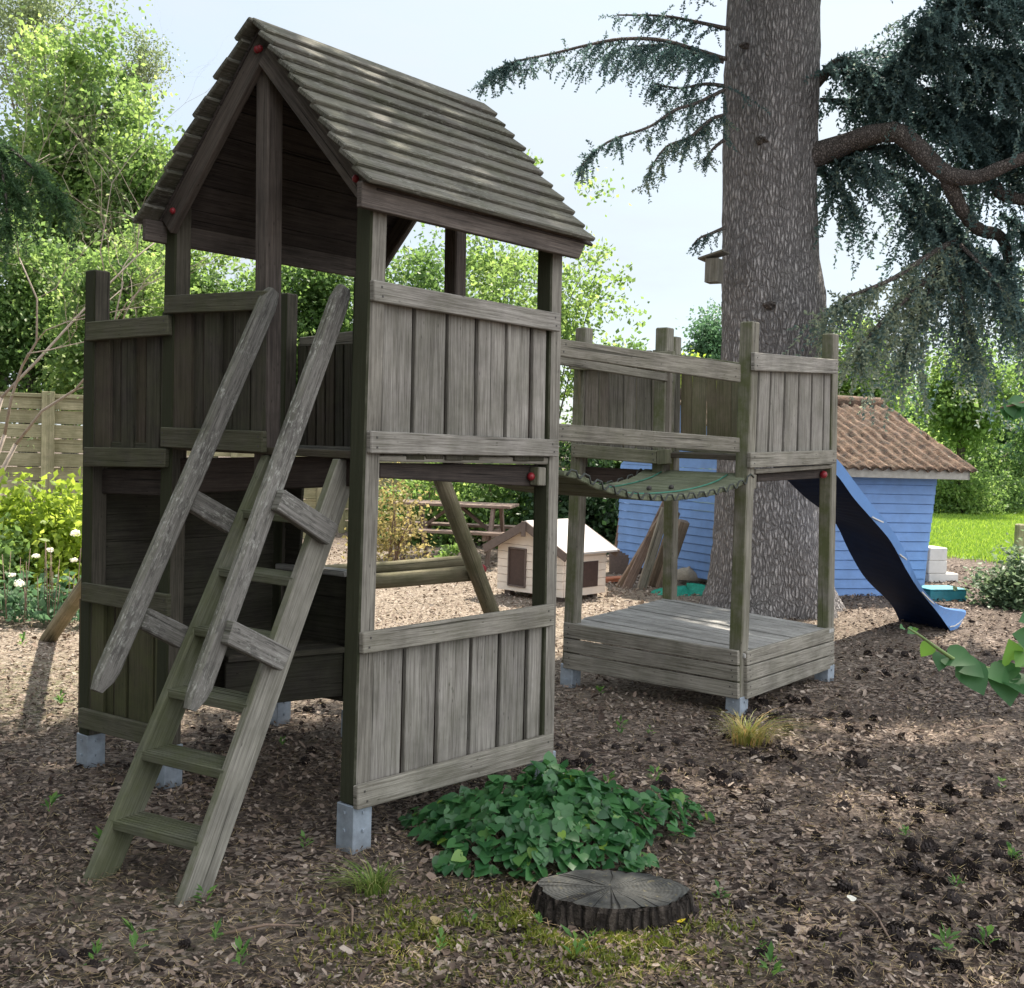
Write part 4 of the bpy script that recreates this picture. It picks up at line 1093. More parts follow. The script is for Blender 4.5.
def tree(name, base, H, crown, rng_seed, mat, label, cat='tree', group=None, trunk_r=.14, nclump=150, nper=70, leaf=.13, spread=.32, limbs=10, up=.5, shell=.55, bm='trunk'):
    """crown: (cx,cy,cz, rx,ry,rz) relative to base"""
    rng = np.random.default_rng(rng_seed); rr = random.Random(rng_seed)
    root = empty(name, base, label, cat, group); base = Vector(base)
    cc = np.array(crown[:3]) + np.array(base); rad = np.array(crown[3:])
    d = rdir(nclump, rng); r = rng.uniform(0, 1, nclump) ** shell
    # lumpy outline
    ph = rng.uniform(0, 6.28, 4)
    az = np.arctan2(d[:, 1], d[:, 0]); lump = 1 + .22 * np.sin(3 * az + ph[0] + 3 * d[:, 2]) + .14 * np.sin(6 * az + ph[1] - 4 * d[:, 2]) + .1 * np.sin(11 * az + ph[2])
    Cc = cc + d * (r * lump)[:, None] * rad
    sp = spread * .74 * rng.uniform(.45, 1.35, nclump)
    P, X, Y, tn = leaves_at(Cc, int(nper * 1.75), sp, leaf * .68, rng, up)
    quads('crown', P, X, Y, tn, LF[mat], root, fold=.35)
    m = MB()
    top = Vector(tuple(cc)) + UZ * rad[2] * .5
    pts = []
    for i in range(9):
        t = i / 8; p = base.lerp(top, t); p += Vector((rr.uniform(-1, 1), rr.uniform(-1, 1), 0)) * trunk_r * .6 * (1 if i else 0); pts.append(p)
    m.tube(pts, [trunk_r * (1.25 if i == 0 else 1 - .85 * i / 8) for i in range(9)], 9)
    m.build('trunk', M[bm], root)
    for k in range(limbs):
        m = MB(); q = Vector(tuple(Cc[rr.randrange(nclump)])); t = rr.uniform(.35, .9); s_ = base.lerp(top, t)
        md = s_.lerp(q, .5) + UZ * rr.uniform(-.1, .35); r0 = trunk_r * (1 - .8 * t) * .55
        m.tube([s_, s_.lerp(md, .5) + UZ * .05, md, md.lerp(q, .6), q], [r0, r0 * .8, r0 * .6, r0 * .4, r0 * .15], 6); m.build('limb', M[bm], root)
    return root
def shrub(name, base, rx, ry, h, seed, mat, label, cat='shrub', group=None, nclump=60, nper=60, leaf=.08, spread=.12, up=.6, heart=False):
    rng = np.random.default_rng(seed); root = empty(name, base, label, cat, group); rr = random.Random(seed)
    d = rdir(nclump, rng); d[:, 2] = np.abs(d[:, 2]); r = rng.uniform(0, 1, nclump) ** .45
    az = np.arctan2(d[:, 1], d[:, 0]); lump = 1 + .16 * np.sin(3 * az + seed) + .14 * np.sin(5 * az + 2 * seed + 4 * d[:, 2])
    Cc = np.array(base) + d * (r * lump)[:, None] * np.array([rx, ry, h]) + np.array([0, 0, spread * .6])
    P, X, Y, tn = leaves_at(Cc, nper, spread * rng.uniform(.6, 1.3, nclump), leaf, rng, up)
    P[:, 2] = np.maximum(P[:, 2], base[2] + .01)
    quads('foliage', P, X, Y, tn, LF[mat], root, fold=.35)
    m = MB()
    for k in range(7):
        q = Vector(tuple(Cc[rr.randrange(nclump)])); b_ = Vector(base) + Vector((rr.uniform(-.1, .1), rr.uniform(-.1, .1), 0))
        m.tube([b_, b_.lerp(q, .5) + UZ * .1 * h, q], [.018, .012, .005], 5)
    m.build('stem', M['twig'], root)
    return root
# ------------------------------------------------------------------ trees and shrubs behind
def tr(xc, yt, yb, hw, Y, name, mat, label, seed, cat='tree', group=None, depth_k=.9, **kw):
    c = W(xc, (yt + yb) / 2, Y); rz = (yb - yt) / 2 * Y / F_PX; rx = hw * Y / F_PX
    return tree(name, (c.x, Y, -.05), 0, (0, 0, c.z + .05, rx, rx * depth_k, rz), seed, mat, label, cat, group, **kw)
GB = 'garden trees beyond the fence'
tr(72, 34, 320, 62, 25, 'maple_tree', 'bright', 'tall bright green leafy tree whose crown rises highest beside the tower roof', 1, group=GB, nclump=230, nper=95, leaf=.20, spread=.42, trunk_r=.2)
tr(142, 112, 330, 40, 24, 'maple_tree', 'bright', 'narrow bright green tree touching the lower roof edge of the tower', 2, group=GB, nclump=120, nper=80, leaf=.19, spread=.36)
tr(28, -80, 130, 75, 34, 'birch_tree', 'birch', 'airy grey green birch with fine hanging twigs at the top corner of the sky', 3, group=GB, nclump=120, nper=60, leaf=.15, spread=.55, up=-.2)
tr(138, 32, 105, 24, 33, 'birch_tree', 'birch', 'small wispy birch top drooping beside the bright tall tree', 4, group=GB, nclump=44, nper=45, leaf=.13, spread=.36, up=-.2)
tr(30, 215, 440, 62, 20, 'hazel_tree', 'mid', 'mid green bushy tree just above the lapped fence and the bare shrub', 5, group=GB, nclump=150, nper=80, leaf=.15, spread=.34)
tr(118, 232, 460, 55, 19, 'hazel_tree', 'bright', 'light green bushy tree behind the tall corner post of the tower annex', 6, group=GB, nclump=170, nper=80, leaf=.14, spread=.32)
tr(215, 225, 450, 62, 21, 'hazel_tree', 'bright', 'yellow green tree seen below the roof left of the ridge post', 7, group=GB, nclump=190, nper=80, leaf=.15, spread=.35)
bpy.data.objects[-1] if False else None
tr(318, 246, 460, 60, 22, 'hazel_tree', 'mid', 'mid green tree seen through the ladder opening under the roof', 8, group=GB, nclump=190, nper=80, leaf=.15, spread=.35)
tr(415, 248, 470, 52, 21, 'hazel_tree', 'mid', 'rounded green tree behind the plank panel and the back ridge post', 9, group=GB, nclump=170, nper=80, leaf=.15, spread=.34)
tr(492, 232, 470, 48, 23, 'hazel_tree', 'bright', 'bright tree filling the gap below the roof eave beside the sapling', 10, group=GB, nclump=130, nper=70, leaf=.16, spread=.38)
tr(556, 192, 470, 78, 17.5, 'lime_sapling', 'bright', 'thin stemmed sapling with loose bright leaves between tower and bridge', 11, nclump=115, nper=32, leaf=.125, spread=.21, trunk_r=.04, limbs=16, shell=.6)
tr(640, 352, 540, 62, 19, 'hazel_tree', 'mid', 'dark leafy tree showing behind the bridge handrail', 12, group=GB, nclump=110, nper=70, leaf=.14, spread=.32)
tr(693, 348, 480, 30, 17, 'golden_shrub', 'lime', 'yellowish leafed shrub peeping over the handrail beside the cedar trunk', 13, cat='shrub', nclump=60, nper=60, leaf=.10, spread=.2)
tr(712, 308, 400, 22, 46, 'fir_tree', 'blueg', 'distant blue fir showing beside the cedar trunk under the nest box', 14, nclump=70, nper=60, leaf=.22, spread=.4, up=-.3)
tr(862, 330, 470, 36, 27, 'maple_tree', 'bright', 'bright green tree beside the tall platform corner post above the brown roof', 15, group=GB, nclump=110, nper=70, leaf=.19, spread=.38)
tr(965, 345, 450, 46, 31, 'maple_tree', 'bright', 'sunny yellow green tree behind the drooping cedar tips', 16, group=GB, nclump=110, nper=70, leaf=.22, spread=.4)
tr(905, 378, 480, 60, 38, 'hazel_tree', 'blueg', 'dim blue green tree far behind the playhouse roof', 17, group=GB, nclump=120, nper=70, leaf=.24, spread=.5)
tr(1020, 372, 470, 60, 40, 'hazel_tree', 'blueg', 'dim green tree far behind the hedge at the edge of the lawn', 18, group=GB, nclump=120, nper=70, leaf=.24, spread=.5)
tr(1075, 250, 420, 60, 36, 'hazel_tree', 'mid', 'tall green tree half hidden by the hanging cedar curtain', 19, group=GB, nclump=120, nper=70, leaf=.24, spread=.5)
def gp(x, Y): 
    p = W(x, 440, Y); return (p.x, Y, 0)
shrub('flowering_hedge', gp(975, 36), 2.6, 1.0, 2.3, 21, 'mid', 'pale flowering hedge across the far side of the lawn', 'hedge', nclump=160, nper=70, leaf=.16, spread=.32)
shrub('flowering_hedge', gp(1060, 37), 2.4, 1.0, 2.1, 22, 'blueg', 'darker stretch of hedge meeting the flowering hedge at the edge of the picture', 'hedge', nclump=130, nper=70, leaf=.16, spread=.32)
shrub('flowering_hedge', gp(905, 35), 2.0, 1.0, 2.5, 23, 'bright', 'light green hedge bush behind the brown playhouse roof', 'hedge', nclump=130, nper=70, leaf=.16, spread=.32)
shrub('round_bush', gp(958, 31), 1.15, .9, 1.25, 24, 'bright', 'rounded green bush at the far edge of the sunny lawn', 'bush', nclump=110, nper=70, leaf=.10, spread=.2)
shrub('round_bush', gp(1005, 32), .7, .7, .9, 25, 'mid', 'smaller bush next to the rounded one at the lawn edge', 'bush', nclump=60, nper=60, leaf=.10, spread=.18)
shrub('laurel_shrub', gp(432, 17.6), .75, .6, 1.15, 31, 'bright', 'light green shrub by the fence behind the picnic table', nclump=80, nper=60, leaf=.10, spread=.15)
shrub('laurel_shrub', gp(500, 17.9), .9, .6, 1.25, 32, 'mid', 'dark green shrub directly behind the picnic tabletop', nclump=90, nper=60, leaf=.10, spread=.16)
shrub('laurel_shrub', gp(575, 17.2), .85, .6, 1.55, 33, 'dark', 'very dark shrub between the kennel and the blue playhouse', nclump=110, nper=60, leaf=.10, spread=.18)
shrub('laurel_shrub', gp(615, 18.0), .7, .6, 2.0, 34, 'mid', 'tall leafy shrub beside the outer corner of the blue playhouse', nclump=100, nper=60, leaf=.10, spread=.18)
shrub('rusty_shrub', gp(394, 13.6), .36, .34, 1.15, 35, 'rust', 'slim shrub with rusty yellow leaves beside the picnic table', nclump=80, nper=22, leaf=.055, spread=.13)
shrub('fern_plant', gp(452, 14.0), .2, .2, .28, 36, 'bright', 'small bright green plant on the ground under the picnic table', 'plant', nclump=14, nper=30, leaf=.08, spread=.06)
shrub('golden_bush', (W(52, 560, 11).x, 11, 0), .50, .5, 1.02, 41, 'lime', 'bright yellow green bush in the sun beside the tower', 'bush', nclump=110, nper=60, leaf=.085, spread=.12)
shrub('golden_bush', (W(-30, 560, 10.4).x, 10.4, 0), .5, .5, .75, 42, 'mid', 'green bush below the yellow green one at the picture edge', 'bush', nclump=70, nper=60, leaf=.08, spread=.11)
shrub('lavender_bush', tuple(G(1024, 613)), .42, .4, .50, 43, 'sage', 'grey green narrow leaved bush at the edge of the bark beside the lawn', 'bush', nclump=120, nper=46, leaf=.065, spread=.09, up=1.2)
# white flowering plant beside the tower
fp_ = W(46, 560, 9.6); fr = empty('hydrangea', (fp_.x, 9.6, 0), 'white flowering plant with dry stalks at the foot of the yellow green bush', 'flower')
rng = np.random.default_rng(51)
Cc = np.array([(fp_.x, 9.6, .1)]) + rng.normal(size=(34, 3)) * np.array([.26, .12, .10])
P, X, Y, tn = leaves_at(Cc, 30, np.full(34, .07), .07, rng); P[:, 2] = np.abs(P[:, 2]); quads('foliage', P, X, Y, tn, LF['blueg'], fr, fold=.3)
for (x, y, Y_) in ((75, 533, 9.7), (50, 550, 9.6), (74, 560, 9.5), (12, 575, 9.3), (20, 583, 9.2), (36, 556, 9.6)):
    c = np.array(W(x, y, Y_)); n = 90; d = rdir(n, rng); fs_ = rng.uniform(.6, 1.25); Pp = c + d * np.array([.040, .040, .022]) * fs_ * rng.uniform(.3, 1.2, (n, 1))
    t = unit(np.cross(d, rdir(n, rng))); quads('flower_head', Pp, np.cross(d, t) * .010, t * .010, rng.uniform(0, 1, n), LF['flower'], fr)
m = MB()
for k in range(26):
    a = Vector((fp_.x + R.uniform(-.35, .42), 9.5 + R.uniform(-.2, .2), 0)); m.tube([a, a + Vector((R.uniform(-.05, .05), 0, R.uniform(.25, .65)))], [.005, .003], 4)
m.build('stalk', M['twig'], fr)
tree('spruce_tree', (-4.9, 2.6, 0), 0, (0, 0, 4.6, 2.1, 2.1, 4.4), 71, 'dark', 'unseen dense dark spruce added beside the camera to shade the tower gable', 'tree', nclump=230, nper=70, leaf=.26, spread=.55)  # added out of view to block sky light from the gable side
tree('hazel_tree', (-3.4, -2.4, 0), 0, (0, 0, 4.6, 2.9, 2.2, 4.2), 72, 'dark', 'unseen leafy tree added behind the camera to dim the tower gable', 'tree', nclump=230, nper=70, leaf=.26, spread=.55)  # second unseen blocker, added to cut light from behind the camera
# bare shrub with crooked pale branches above the fence
bs = empty('bare_shrub', (W(-30, 430, 12.4).x, 12.4, 0), 'leafless brown shrub with crooked branches in front of the fence', 'shrub')
mt = MB(); br_paths = []
def grow(m, p, d, r, ln_, depth):
    pts = [p]; rad = [r]
    for i in range(5):
        d = (d + Vector((R.uniform(-.55, .55), R.uniform(-.5, .5), R.uniform(-.3, .38)))).normalized(); p = p + d * ln_ / 5; pts.append(p); rad.append(r * (1 - .12 * (i + 1)))
        if depth > 0 and i > 0:
            grow(m, p, (d + Vector((R.uniform(-.9, .9), R.uniform(-.7, .7), R.uniform(-.4, .6)))).normalized(), rad[-1] * .62, ln_ * R.uniform(.45, .7), depth - 1)
    m.tube(pts, rad, 5)
b0 = Vector(bs.location)
for dx, dz, ln_ in ((.75, 1.5, 2.2), (.35, 1.6, 2.6), (1.0, 1.4, 2.4), (.1, 1.8, 2.6), (.6, 1.9, 3.0)):
    p1 = b0 + Vector((dx * .45, R.uniform(-.2, .2), dz)); mt.tube([b0, b0.lerp(p1, .5) + Vector((-.05, 0, .1)), p1], [.035, .03, .024], 6)
    m2 = MB(); grow(m2, p1, Vector((dx * .6, 0, 1)).normalized(), .018, ln_, 4); m2.build('branch', M['paletwig'], bs)
mt.build('stem', M['paletwig'], bs)
Cc = np.array(b0) + np.array([.8, 0, 3.0]) + rng.normal(size=(60, 3)) * np.array([.55, .4, .7]); P, X, Y, tn = leaves_at(Cc, 5, np.full(60, .14), .045, rng); quads('foliage', P, X, Y, tn, LF['birch'], bs, fold=.3)

# ------------------------------------------------------------------ the cedar
TY = 11.15
sil = [(-420, 741, 803), (-200, 736, 808), (-60, 731.5, 815), (0, 729.7, 818), (60, 727, 817), (105, 725.5, 816), (150, 724, 815), (212, 723, 815), (262, 722.3, 817), (290, 722, 822), (318, 722, 824), (345, 721.5, 819), (420, 719.5, 817), (500, 716, 821), (545, 714, 826), (585, 710, 832), (605, 704, 840), (622, 694, 850), (640, 684, 858)]
tp = [(W((a + b_) / 2, y, TY), (b_ - a) / 2 * TY / F_PX) for y, a, b_ in sil]
cz0 = tp[-1][0]
ced = empty('cedar_tree', (cz0.x, TY, 0), 'huge old cedar with a thick grey trunk and drooping blue green boughs', 'tree')
NSEG = 64; vs = []; rings = []
for i in range(len(tp) - 1):
    k = 6 if i < 16 else 4
    for j in range(k): 
        t = j / k; rings.append((tp[i][0].lerp(tp[i + 1][0], t), tp[i][1] * (1 - t) + tp[i + 1][1] * t))
rings.append((tp[-1][0] - UZ * .05, tp[-1][1]))
for c, r in rings:
    fl = max(0, (1.0 - c.z)) ** 2
    for k in range(NSEG):
        th = 2 * math.pi * k / NSEG
        rr = r * (1 + .02 * math.sin(5 * th + c.z * .8) + .015 * math.sin(9 * th - c.z * 1.3) + fl * .10 * math.sin(6 * th + 1.0)) + R.uniform(-.007, .007)
        vs.append((c.x + rr * math.cos(th), c.y + rr * math.sin(th), c.z))
fs = []
for i in range(len(rings) - 1):
    for k in range(NSEG): fs.append([i * NSEG + k, (i + 1) * NSEG + k, (i + 1) * NSEG + (k + 1) % NSEG, i * NSEG + (k + 1) % NSEG])
trunk = mk('trunk', np.array(vs), fs, M['bark'], ced, sm=True)
# knots and the healed slit on the trunk
def on_trunk(x, y, out=0.0):
    d = ray(x, y); c, r = min(tp, key=lambda q: abs((CAM + d * (q[0].y / d.y)).z - q[0].z))
    p = CAM + d * ((TY - math.sqrt(max(r * r - (CAM + d * TY).x.__sub__(c.x) ** 2, .01)) - out) / d.y); return p
for (x, y, s_) in ((762, 140, .06), (775, 152, .045), (770, 305, .06), (818, 290, .06), (745, 45, .05)):
    v, f = blob(Vector((0, 0, 0)), s_, s_ * .7, s_ * 1.0, int(x + y), 18, 8, .22); p = on_trunk(x, y, -.02)
    Rm = Matrix.Rotation(math.radians(90), 3, 'X'); v = np.array([tuple(Rm @ Vector(q) + p) for q in v])
    mk('knot', v, f, M['limb'], trunk, sm=True)
m = MB(); ps = [on_trunk(790, 268, -.015), on_trunk(792, 282, -.012), on_trunk(794, 298, -.015)]; m.tube(ps, [.012, .03, .01], 8); m.build('bark_slit', M['nail'], trunk)
# big limb
def limb(pts, rads, par, nm='limb'):
    P = smoothpts([W(*q) for q in pts], 40); rr = np.interp(np.linspace(0, 1, 41), np.linspace(0, 1, len(rads)), rads); m = MB()
    m.tube(P, [r * R.uniform(.92, 1.06) for r in rr], 12, wob=.05); o = m.build(nm, M['limb'], par); return P
lim1 = limb([(800, 160, 11.0), (830, 150, 10.9), (862, 138, 10.7), (893, 132, 10.5), (912, 143, 10.4), (935, 165, 10.3), (952, 176, 10.2), (978, 177, 10.1), (1005, 166, 10.0), (1035, 155, 9.9), (1080, 150, 9.7)], [.125, .108, .096, .09, .085, .08, .07, .062, .056, .052, .05], ced)
lim2 = limb([(945, 172, 10.25), (953, 192, 10.3), (965, 215, 10.4), (980, 230, 10.5), (1000, 236, 10.6), (1008, 258, 10.7), (1012, 285, 10.8)], [.07, .066, .06, .055, .052, .046, .04], ced)
limb([(995, 185, 10.4), (1003, 195, 10.3), (1030, 200, 10.2), (1060, 195, 10.1)], [.05, .055, .05, .04], ced)
# foliage: hanging twigs along boughs
crng = np.random.default_rng(77)
FP, FX, FY, FR = [], [], [], []
def add_tufts(P, D, ln_, wd, per, tone):
    n = len(P)
    for k in range(per):
        d = unit(D * .55 + rdir(n, crng) * .8); l = ln_ * crng.uniform(.6, 1.25, (n, 1)); s_ = unit(np.cross(d, rdir(n, crng)))
        FP.append(P + d * l * .42); FY.append(d * l * .5); FX.append(s_ * wd * crng.uniform(.7, 1.3, (n, 1))); FR.append(np.clip(tone + crng.uniform(-.3, .3, n), 0, 1))
def bough(path, n_tw, hang, spreadw=.34, droop=.9, tone=.4, ln_=.055, wd=.007, per=3, step=.035, side=None, rad=.02, woody=True, taper=0.0, fwd=.6, sprays=True):
    P = smoothpts([p if isinstance(p, Vector) else W(*p) for p in path], 30)
    if woody:
        m = MB(); m.tube(P, [rad * (1 - .8 * i / 30) + .003 for i in range(31)], 6); m.build('bough', M['limb'], ced)
    A = np.array([tuple(p) for p in P])
    for k in range(n_tw):
        t = crng.uniform(0.03, 1) * 29.9; i = int(t); base = A[i] + (A[i + 1] - A[i]) * (t - i); tang = unit(A[i + 1] - A[i])
        L_ = hang * crng.uniform(.35, 1.15) * (1 - taper * t / 30); sd = crng.normal(size=3) * spreadw; sd[2] *= .3
        d0 = unit(tang * crng.uniform(.1, .9) + sd + np.array([0, 0, -.15 * droop])); d1 = unit(d0 * fwd + np.array([0, 0, -1.0 * droop]) + crng.normal(size=3) * .12)
        ns_ = max(3, int(L_ / step)); s_ = np.linspace(0, 1, ns_)[:, None]
        Q = base + d0 * L_ * s_ * (1 - .5 * s_) + d1 * L_ * .7 * s_ ** 1.6 + np.cumsum(crng.normal(size=(ns_, 3)) * .004, 0)
        sg = Q[1:] - Q[:-1]; tw_w = np.cross(unit(sg), rdir(len(sg), crng)); FP.append((Q[1:] + Q[:-1]) / 2); FY.append(sg * .55); FX.append(unit(tw_w) * .0022); FR.append(np.zeros(len(sg)))
        D = np.concatenate([unit(sg), unit(sg[-1:])])
        tn_ = tone + crng.uniform(-.2, .2)
        add_tufts(Q, D, ln_ * (1 - .35 * s_), wd, per, tn_)
        if sprays:
            for q_ in range(crng.integers(1, 4)):
                j_ = crng.integers(0, max(1, int(ns_ * .75))); nn_ = crng.integers(4, 9); sd2 = unit(D[j_] * .55 + crng.normal(size=3) * .6 + np.array([0, 0, -.35])); t_ = np.arange(1, nn_ + 1)[:, None] * step * .95
                Q2 = Q[j_] + sd2 * t_ + np.array([0, 0, -1.0]) * t_ ** 2 * 1.2
                add_tufts(Q2, np.repeat(sd2[None], nn_, 0), ln_ * .85, wd, max(3, per - 1), tn_ + .08)
# thin boughs against the sky on the near side of the trunk
SK = dict(wd=.0062, ln_=.034, step=.019, per=5, rad=.017, taper=.66, fwd=.8)
bough([(726, 59, 10.8), (697, 50, 10.5), (661, 40, 10.2), (622, 39, 9.9), (588, 45, 9.7), (551, 54, 9.5), (514, 62, 9.3), (490, 73, 9.2)], 71, .62, .18, tone=.3, **SK)
bough([(724, 62, 10.9), (700, 55, 10.9), (670, 46, 10.8), (640, 46, 10.7), (610, 52, 10.6)], 51, .72, .2, tone=.15, **SK)
bough([(729, 29, 10.8), (697, 22, 10.6), (663, 16, 10.4), (617, 15, 10.2)], 23, .42, .2, tone=.3, **SK)
bough([(724, 90, 10.8), (697, 103, 10.5), (675, 110, 10.2), (649, 127, 10.0), (612, 140, 9.8), (592, 154, 9.7), (580, 168, 9.6)], 42, .42, .2, tone=.4, **SK)
bough([(724, 115, 10.8), (710, 120, 10.6), (690, 137, 10.4), (666, 147, 10.2), (649, 171, 10.1)], 42, .5, .22, tone=.6, **SK)
bough([(724, 86, 10.9), (705, 84, 10.8), (680, 88, 10.6), (655, 84, 10.5)], 27, .5, .2, tone=.2, **SK)
bough([(724, 140, 10.8), (714, 148, 10.7), (704, 160, 10.6)], 9, .3, .2, tone=.6, **SK)
bough([(724, 228, 10.8), (710, 234, 10.7), (700, 238, 10.6), (692, 246, 10.6)], 8, .16, .15, tone=.4, **SK)
bough([(736, -30, 10.8), (715, -20, 10.5), (690, -12, 10.2)], 13, .42, .25, tone=.35, **SK)
bough([(815, -60, 10.8), (850, -40, 10.4), (890, -30, 10.1), (915, -25, 10)], 23, .50, .2, tone=.35, **SK)
# dense curtains on the other side
bough([(816, 84, 11), (838, 62, 10.9), (858, 66, 10.8), (878, 74, 10.7), (902, 58, 10.6), (922, 30, 10.5), (945, -5, 10.4)], 209, .75, .22, tone=0.35, per=4, rad=.05, wd=.010, ln_=.060, step=.032)
bough([(820, 100, 11.2), (870, 100, 11), (920, 90, 10.8), (980, 85, 10.6), (1050, 90, 10.4)], 116, .7, .3, tone=0.30, per=4, wd=.010, ln_=.060, step=.032)
bough([(925, 20, 10.6), (960, -5, 10.4), (1000, -10, 10.3), (1060, 10, 10.1)], 159, .95, .3, tone=0.40, per=4, wd=.010, ln_=.060, step=.032)
bough([(930, 60, 10.9), (970, 50, 10.6), (1010, 55, 10.4), (1070, 70, 10.1)], 174, .95, .3, tone=0.35, per=4, wd=.010, ln_=.060, step=.032)
bough([(905, 118, 10.9), (950, 112, 10.7), (1000, 120, 10.5), (1070, 130, 10.2)], 147, .95, .3, tone=0.32, per=4, wd=.010, ln_=.060, step=.032)
bough([(960, 150, 10.9), (1000, 150, 10.6), (1070, 160, 10.2)], 98, 1.0, .3, tone=0.40, per=4, wd=.010, ln_=.060, step=.032)
bough([(818, 160, 11.1), (838, 158, 11), (862, 150, 10.8), (890, 145, 10.7)], 58, .75, .2, tone=0.40, per=4, wd=.010, ln_=.060, step=.032)
bough([(818, 165, 11.2), (835, 182, 11.1), (850, 205, 11.1)], 33, .5, .25, tone=0.45, per=4, wd=.010, ln_=.060, step=.032)
bough([(875, 165, 11), (905, 180, 10.9), (935, 200, 10.8), (955, 225, 10.7)], 63, .9, .25, tone=0.35, per=4, wd=.010, ln_=.060, step=.032)
bough([(900, 205, 10.9), (930, 225, 10.8), (960, 245, 10.7), (990, 255, 10.6)], 113, .95, .28, tone=0.40, per=4, wd=.010, ln_=.060, step=.032)
bough([(1000, 215, 10.7), (1030, 230, 10.5), (1070, 250, 10.3)], 72, 1.2, .28, tone=0.40, per=4, wd=.010, ln_=.060, step=.032)
bough([(955, 240, 10.6), (925, 258, 10.3), (890, 280, 10.1), (850, 296, 9.9), (842, 302, 9.9)], 50, .6, .2, tone=0.85, per=3, rad=.03, wd=.010, ln_=.060, step=.032)  # high tone here and below paints sunlight onto the lower fan
bough([(945, 262, 10.6), (915, 290, 10.3), (888, 316, 10.1), (870, 335, 10.0), (858, 350, 9.9)], 55, .5, .2, tone=0.90, per=3, rad=.03, wd=.010, ln_=.060, step=.032)
bough([(950, 255, 10.5), (930, 290, 10.4), (915, 325, 10.3), (905, 355, 10.2)], 60, .6, .25, tone=0.80, per=3, wd=.010, ln_=.060, step=.032)
bough([(955, 250, 10.5), (960, 285, 10.4), (965, 320, 10.3), (975, 350, 10.2)], 60, .6, .25, tone=0.70, per=3, wd=.010, ln_=.060, step=.032)
bough([(960, 245, 10.5), (990, 275, 10.3), (1015, 310, 10.1), (1040, 350, 9.9)], 55, .6, .25, tone=0.60, per=3, wd=.010, ln_=.060, step=.032)
cr_o = quads('crown', np.concatenate(FP), np.concatenate(FX), np.concatenate(FY), np.concatenate(FR), LF['cedar'], ced)
# upper boughs, above the picture: they shade the play yard
FP, FX, FY, FR = [], [], [], []
SUN = Vector((.40, .72, 1.22)).normalized()
def high(ang, ln_, z, n):
    a = math.radians(ang); d = Vector((math.cos(a), math.sin(a), 0)); s_ = Vector((cz0.x - .05, TY, z))
    P = [s_, s_ + d * ln_ * .35 + UZ * .35, s_ + d * ln_ * .7 + UZ * .3, s_ + d * ln_ - UZ * .15]
    bough(P, n, .85, .75, droop=.35, tone=.4, ln_=.24, wd=.042, per=3, step=.13, rad=.11, sprays=False)
for ang, ln_, z in ((-175, 3.6, 8.3), (-155, 4.6, 7.2), (-135, 5.2, 7.8), (-115, 5.4, 7.1), (-95, 5.6, 8.0), (-75, 5.6, 7.3), (-55, 5.6, 8.1), (-35, 5.6, 7.4), (-15, 5.6, 8.2), (5, 5.4, 7.5), (28, 5.0, 8.4), (-145, 4.6, 9.4), (-105, 5.2, 9.2), (-65, 5.6, 9.6), (-25, 5.4, 9.3), (15, 5.2, 9.8), (55, 4.0, 9.5), (-125, 4.2, 10.6), (-80, 4.8, 10.8), (-40, 5.0, 10.9), (0, 4.8, 11.2), (-165, 3.0, 10.2)):
    high(ang, ln_, z, 150 if -100 < ang < -50 else (55 if -45 < ang < -20 else 95))
quads('upper_crown', np.concatenate(FP), np.concatenate(FX), np.concatenate(FY), np.concatenate(FR), LF['cedar'], ced)

# nest box
nb_c = W(714, 270, 10.75); nb = empty('nest_box', (nb_c.x, nb_c.y, nb_c.z - .13), 'small wooden nest box fixed high on the side of the cedar trunk', 'nest box')
bx, by = Vector((.86, -.5, 0)), Vector((.5, .86, 0)); m = MB(); m.box(nb_c, bx, by, .13, .14, nb_c.z - .12, nb_c.z + .10, .004); m.build('box_body', M['bridgerail'], nb)
m = MB(); t_ = nb_c + UZ * .118; m.beam(t_ - bx * .13 - UZ * .02, t_ + bx * .11 + UZ * .045, by, .19, .02); m.build('lid', M['bridgerail'], nb)
m = MB(); m.tube([nb_c - bx * .0765 + UZ * .03, nb_c - bx * .079 + UZ * .03], .018, 12); m.build('entrance_hole', M['nail'], nb)

# spruce reaching in at the picture edge
sp_b = W(-190, 440, 6.6); spr = empty('spruce_tree', (sp_b.x, 6.6, 0), 'dark spruce bough reaching in beside the tall bright tree', 'tree')
m = MB(); m.tube([Vector((sp_b.x, 6.6, -.05)), Vector((sp_b.x, 6.6, 3.5)), Vector((sp_b.x, 6.6, 7))], [.16, .12, .05], 10); m.build('trunk', M['trunk'], spr)
FP, FX, FY, FR = [], [], [], []
ced_keep = ced; ced = spr
for path, n in (([(-190, 90, 6.6), (-80, 105, 6.4), (-20, 130, 6.2), (30, 165, 6.1), (62, 205, 6.0)], 130), ([(-190, 110, 6.6), (-60, 140, 6.3), (0, 165, 6.2), (20, 200, 6.1)], 100), ([(-190, 60, 6.6), (-60, 95, 6.3), (-5, 150, 6.1), (8, 225, 6.0)], 110), ([(-190, 130, 6.6), (-90, 160, 6.3), (-30, 200, 6.2), (-5, 235, 6.1)], 70)):
    bough(path, n, .2, .3, droop=.6, tone=.45, ln_=.042, wd=.0032, per=8, step=.016, rad=.012, sprays=False)
quads('needles', np.concatenate(FP), np.concatenate(FX), np.concatenate(FY), np.concatenate(FR), LF['spruce'], spr)
ced = ced_keep
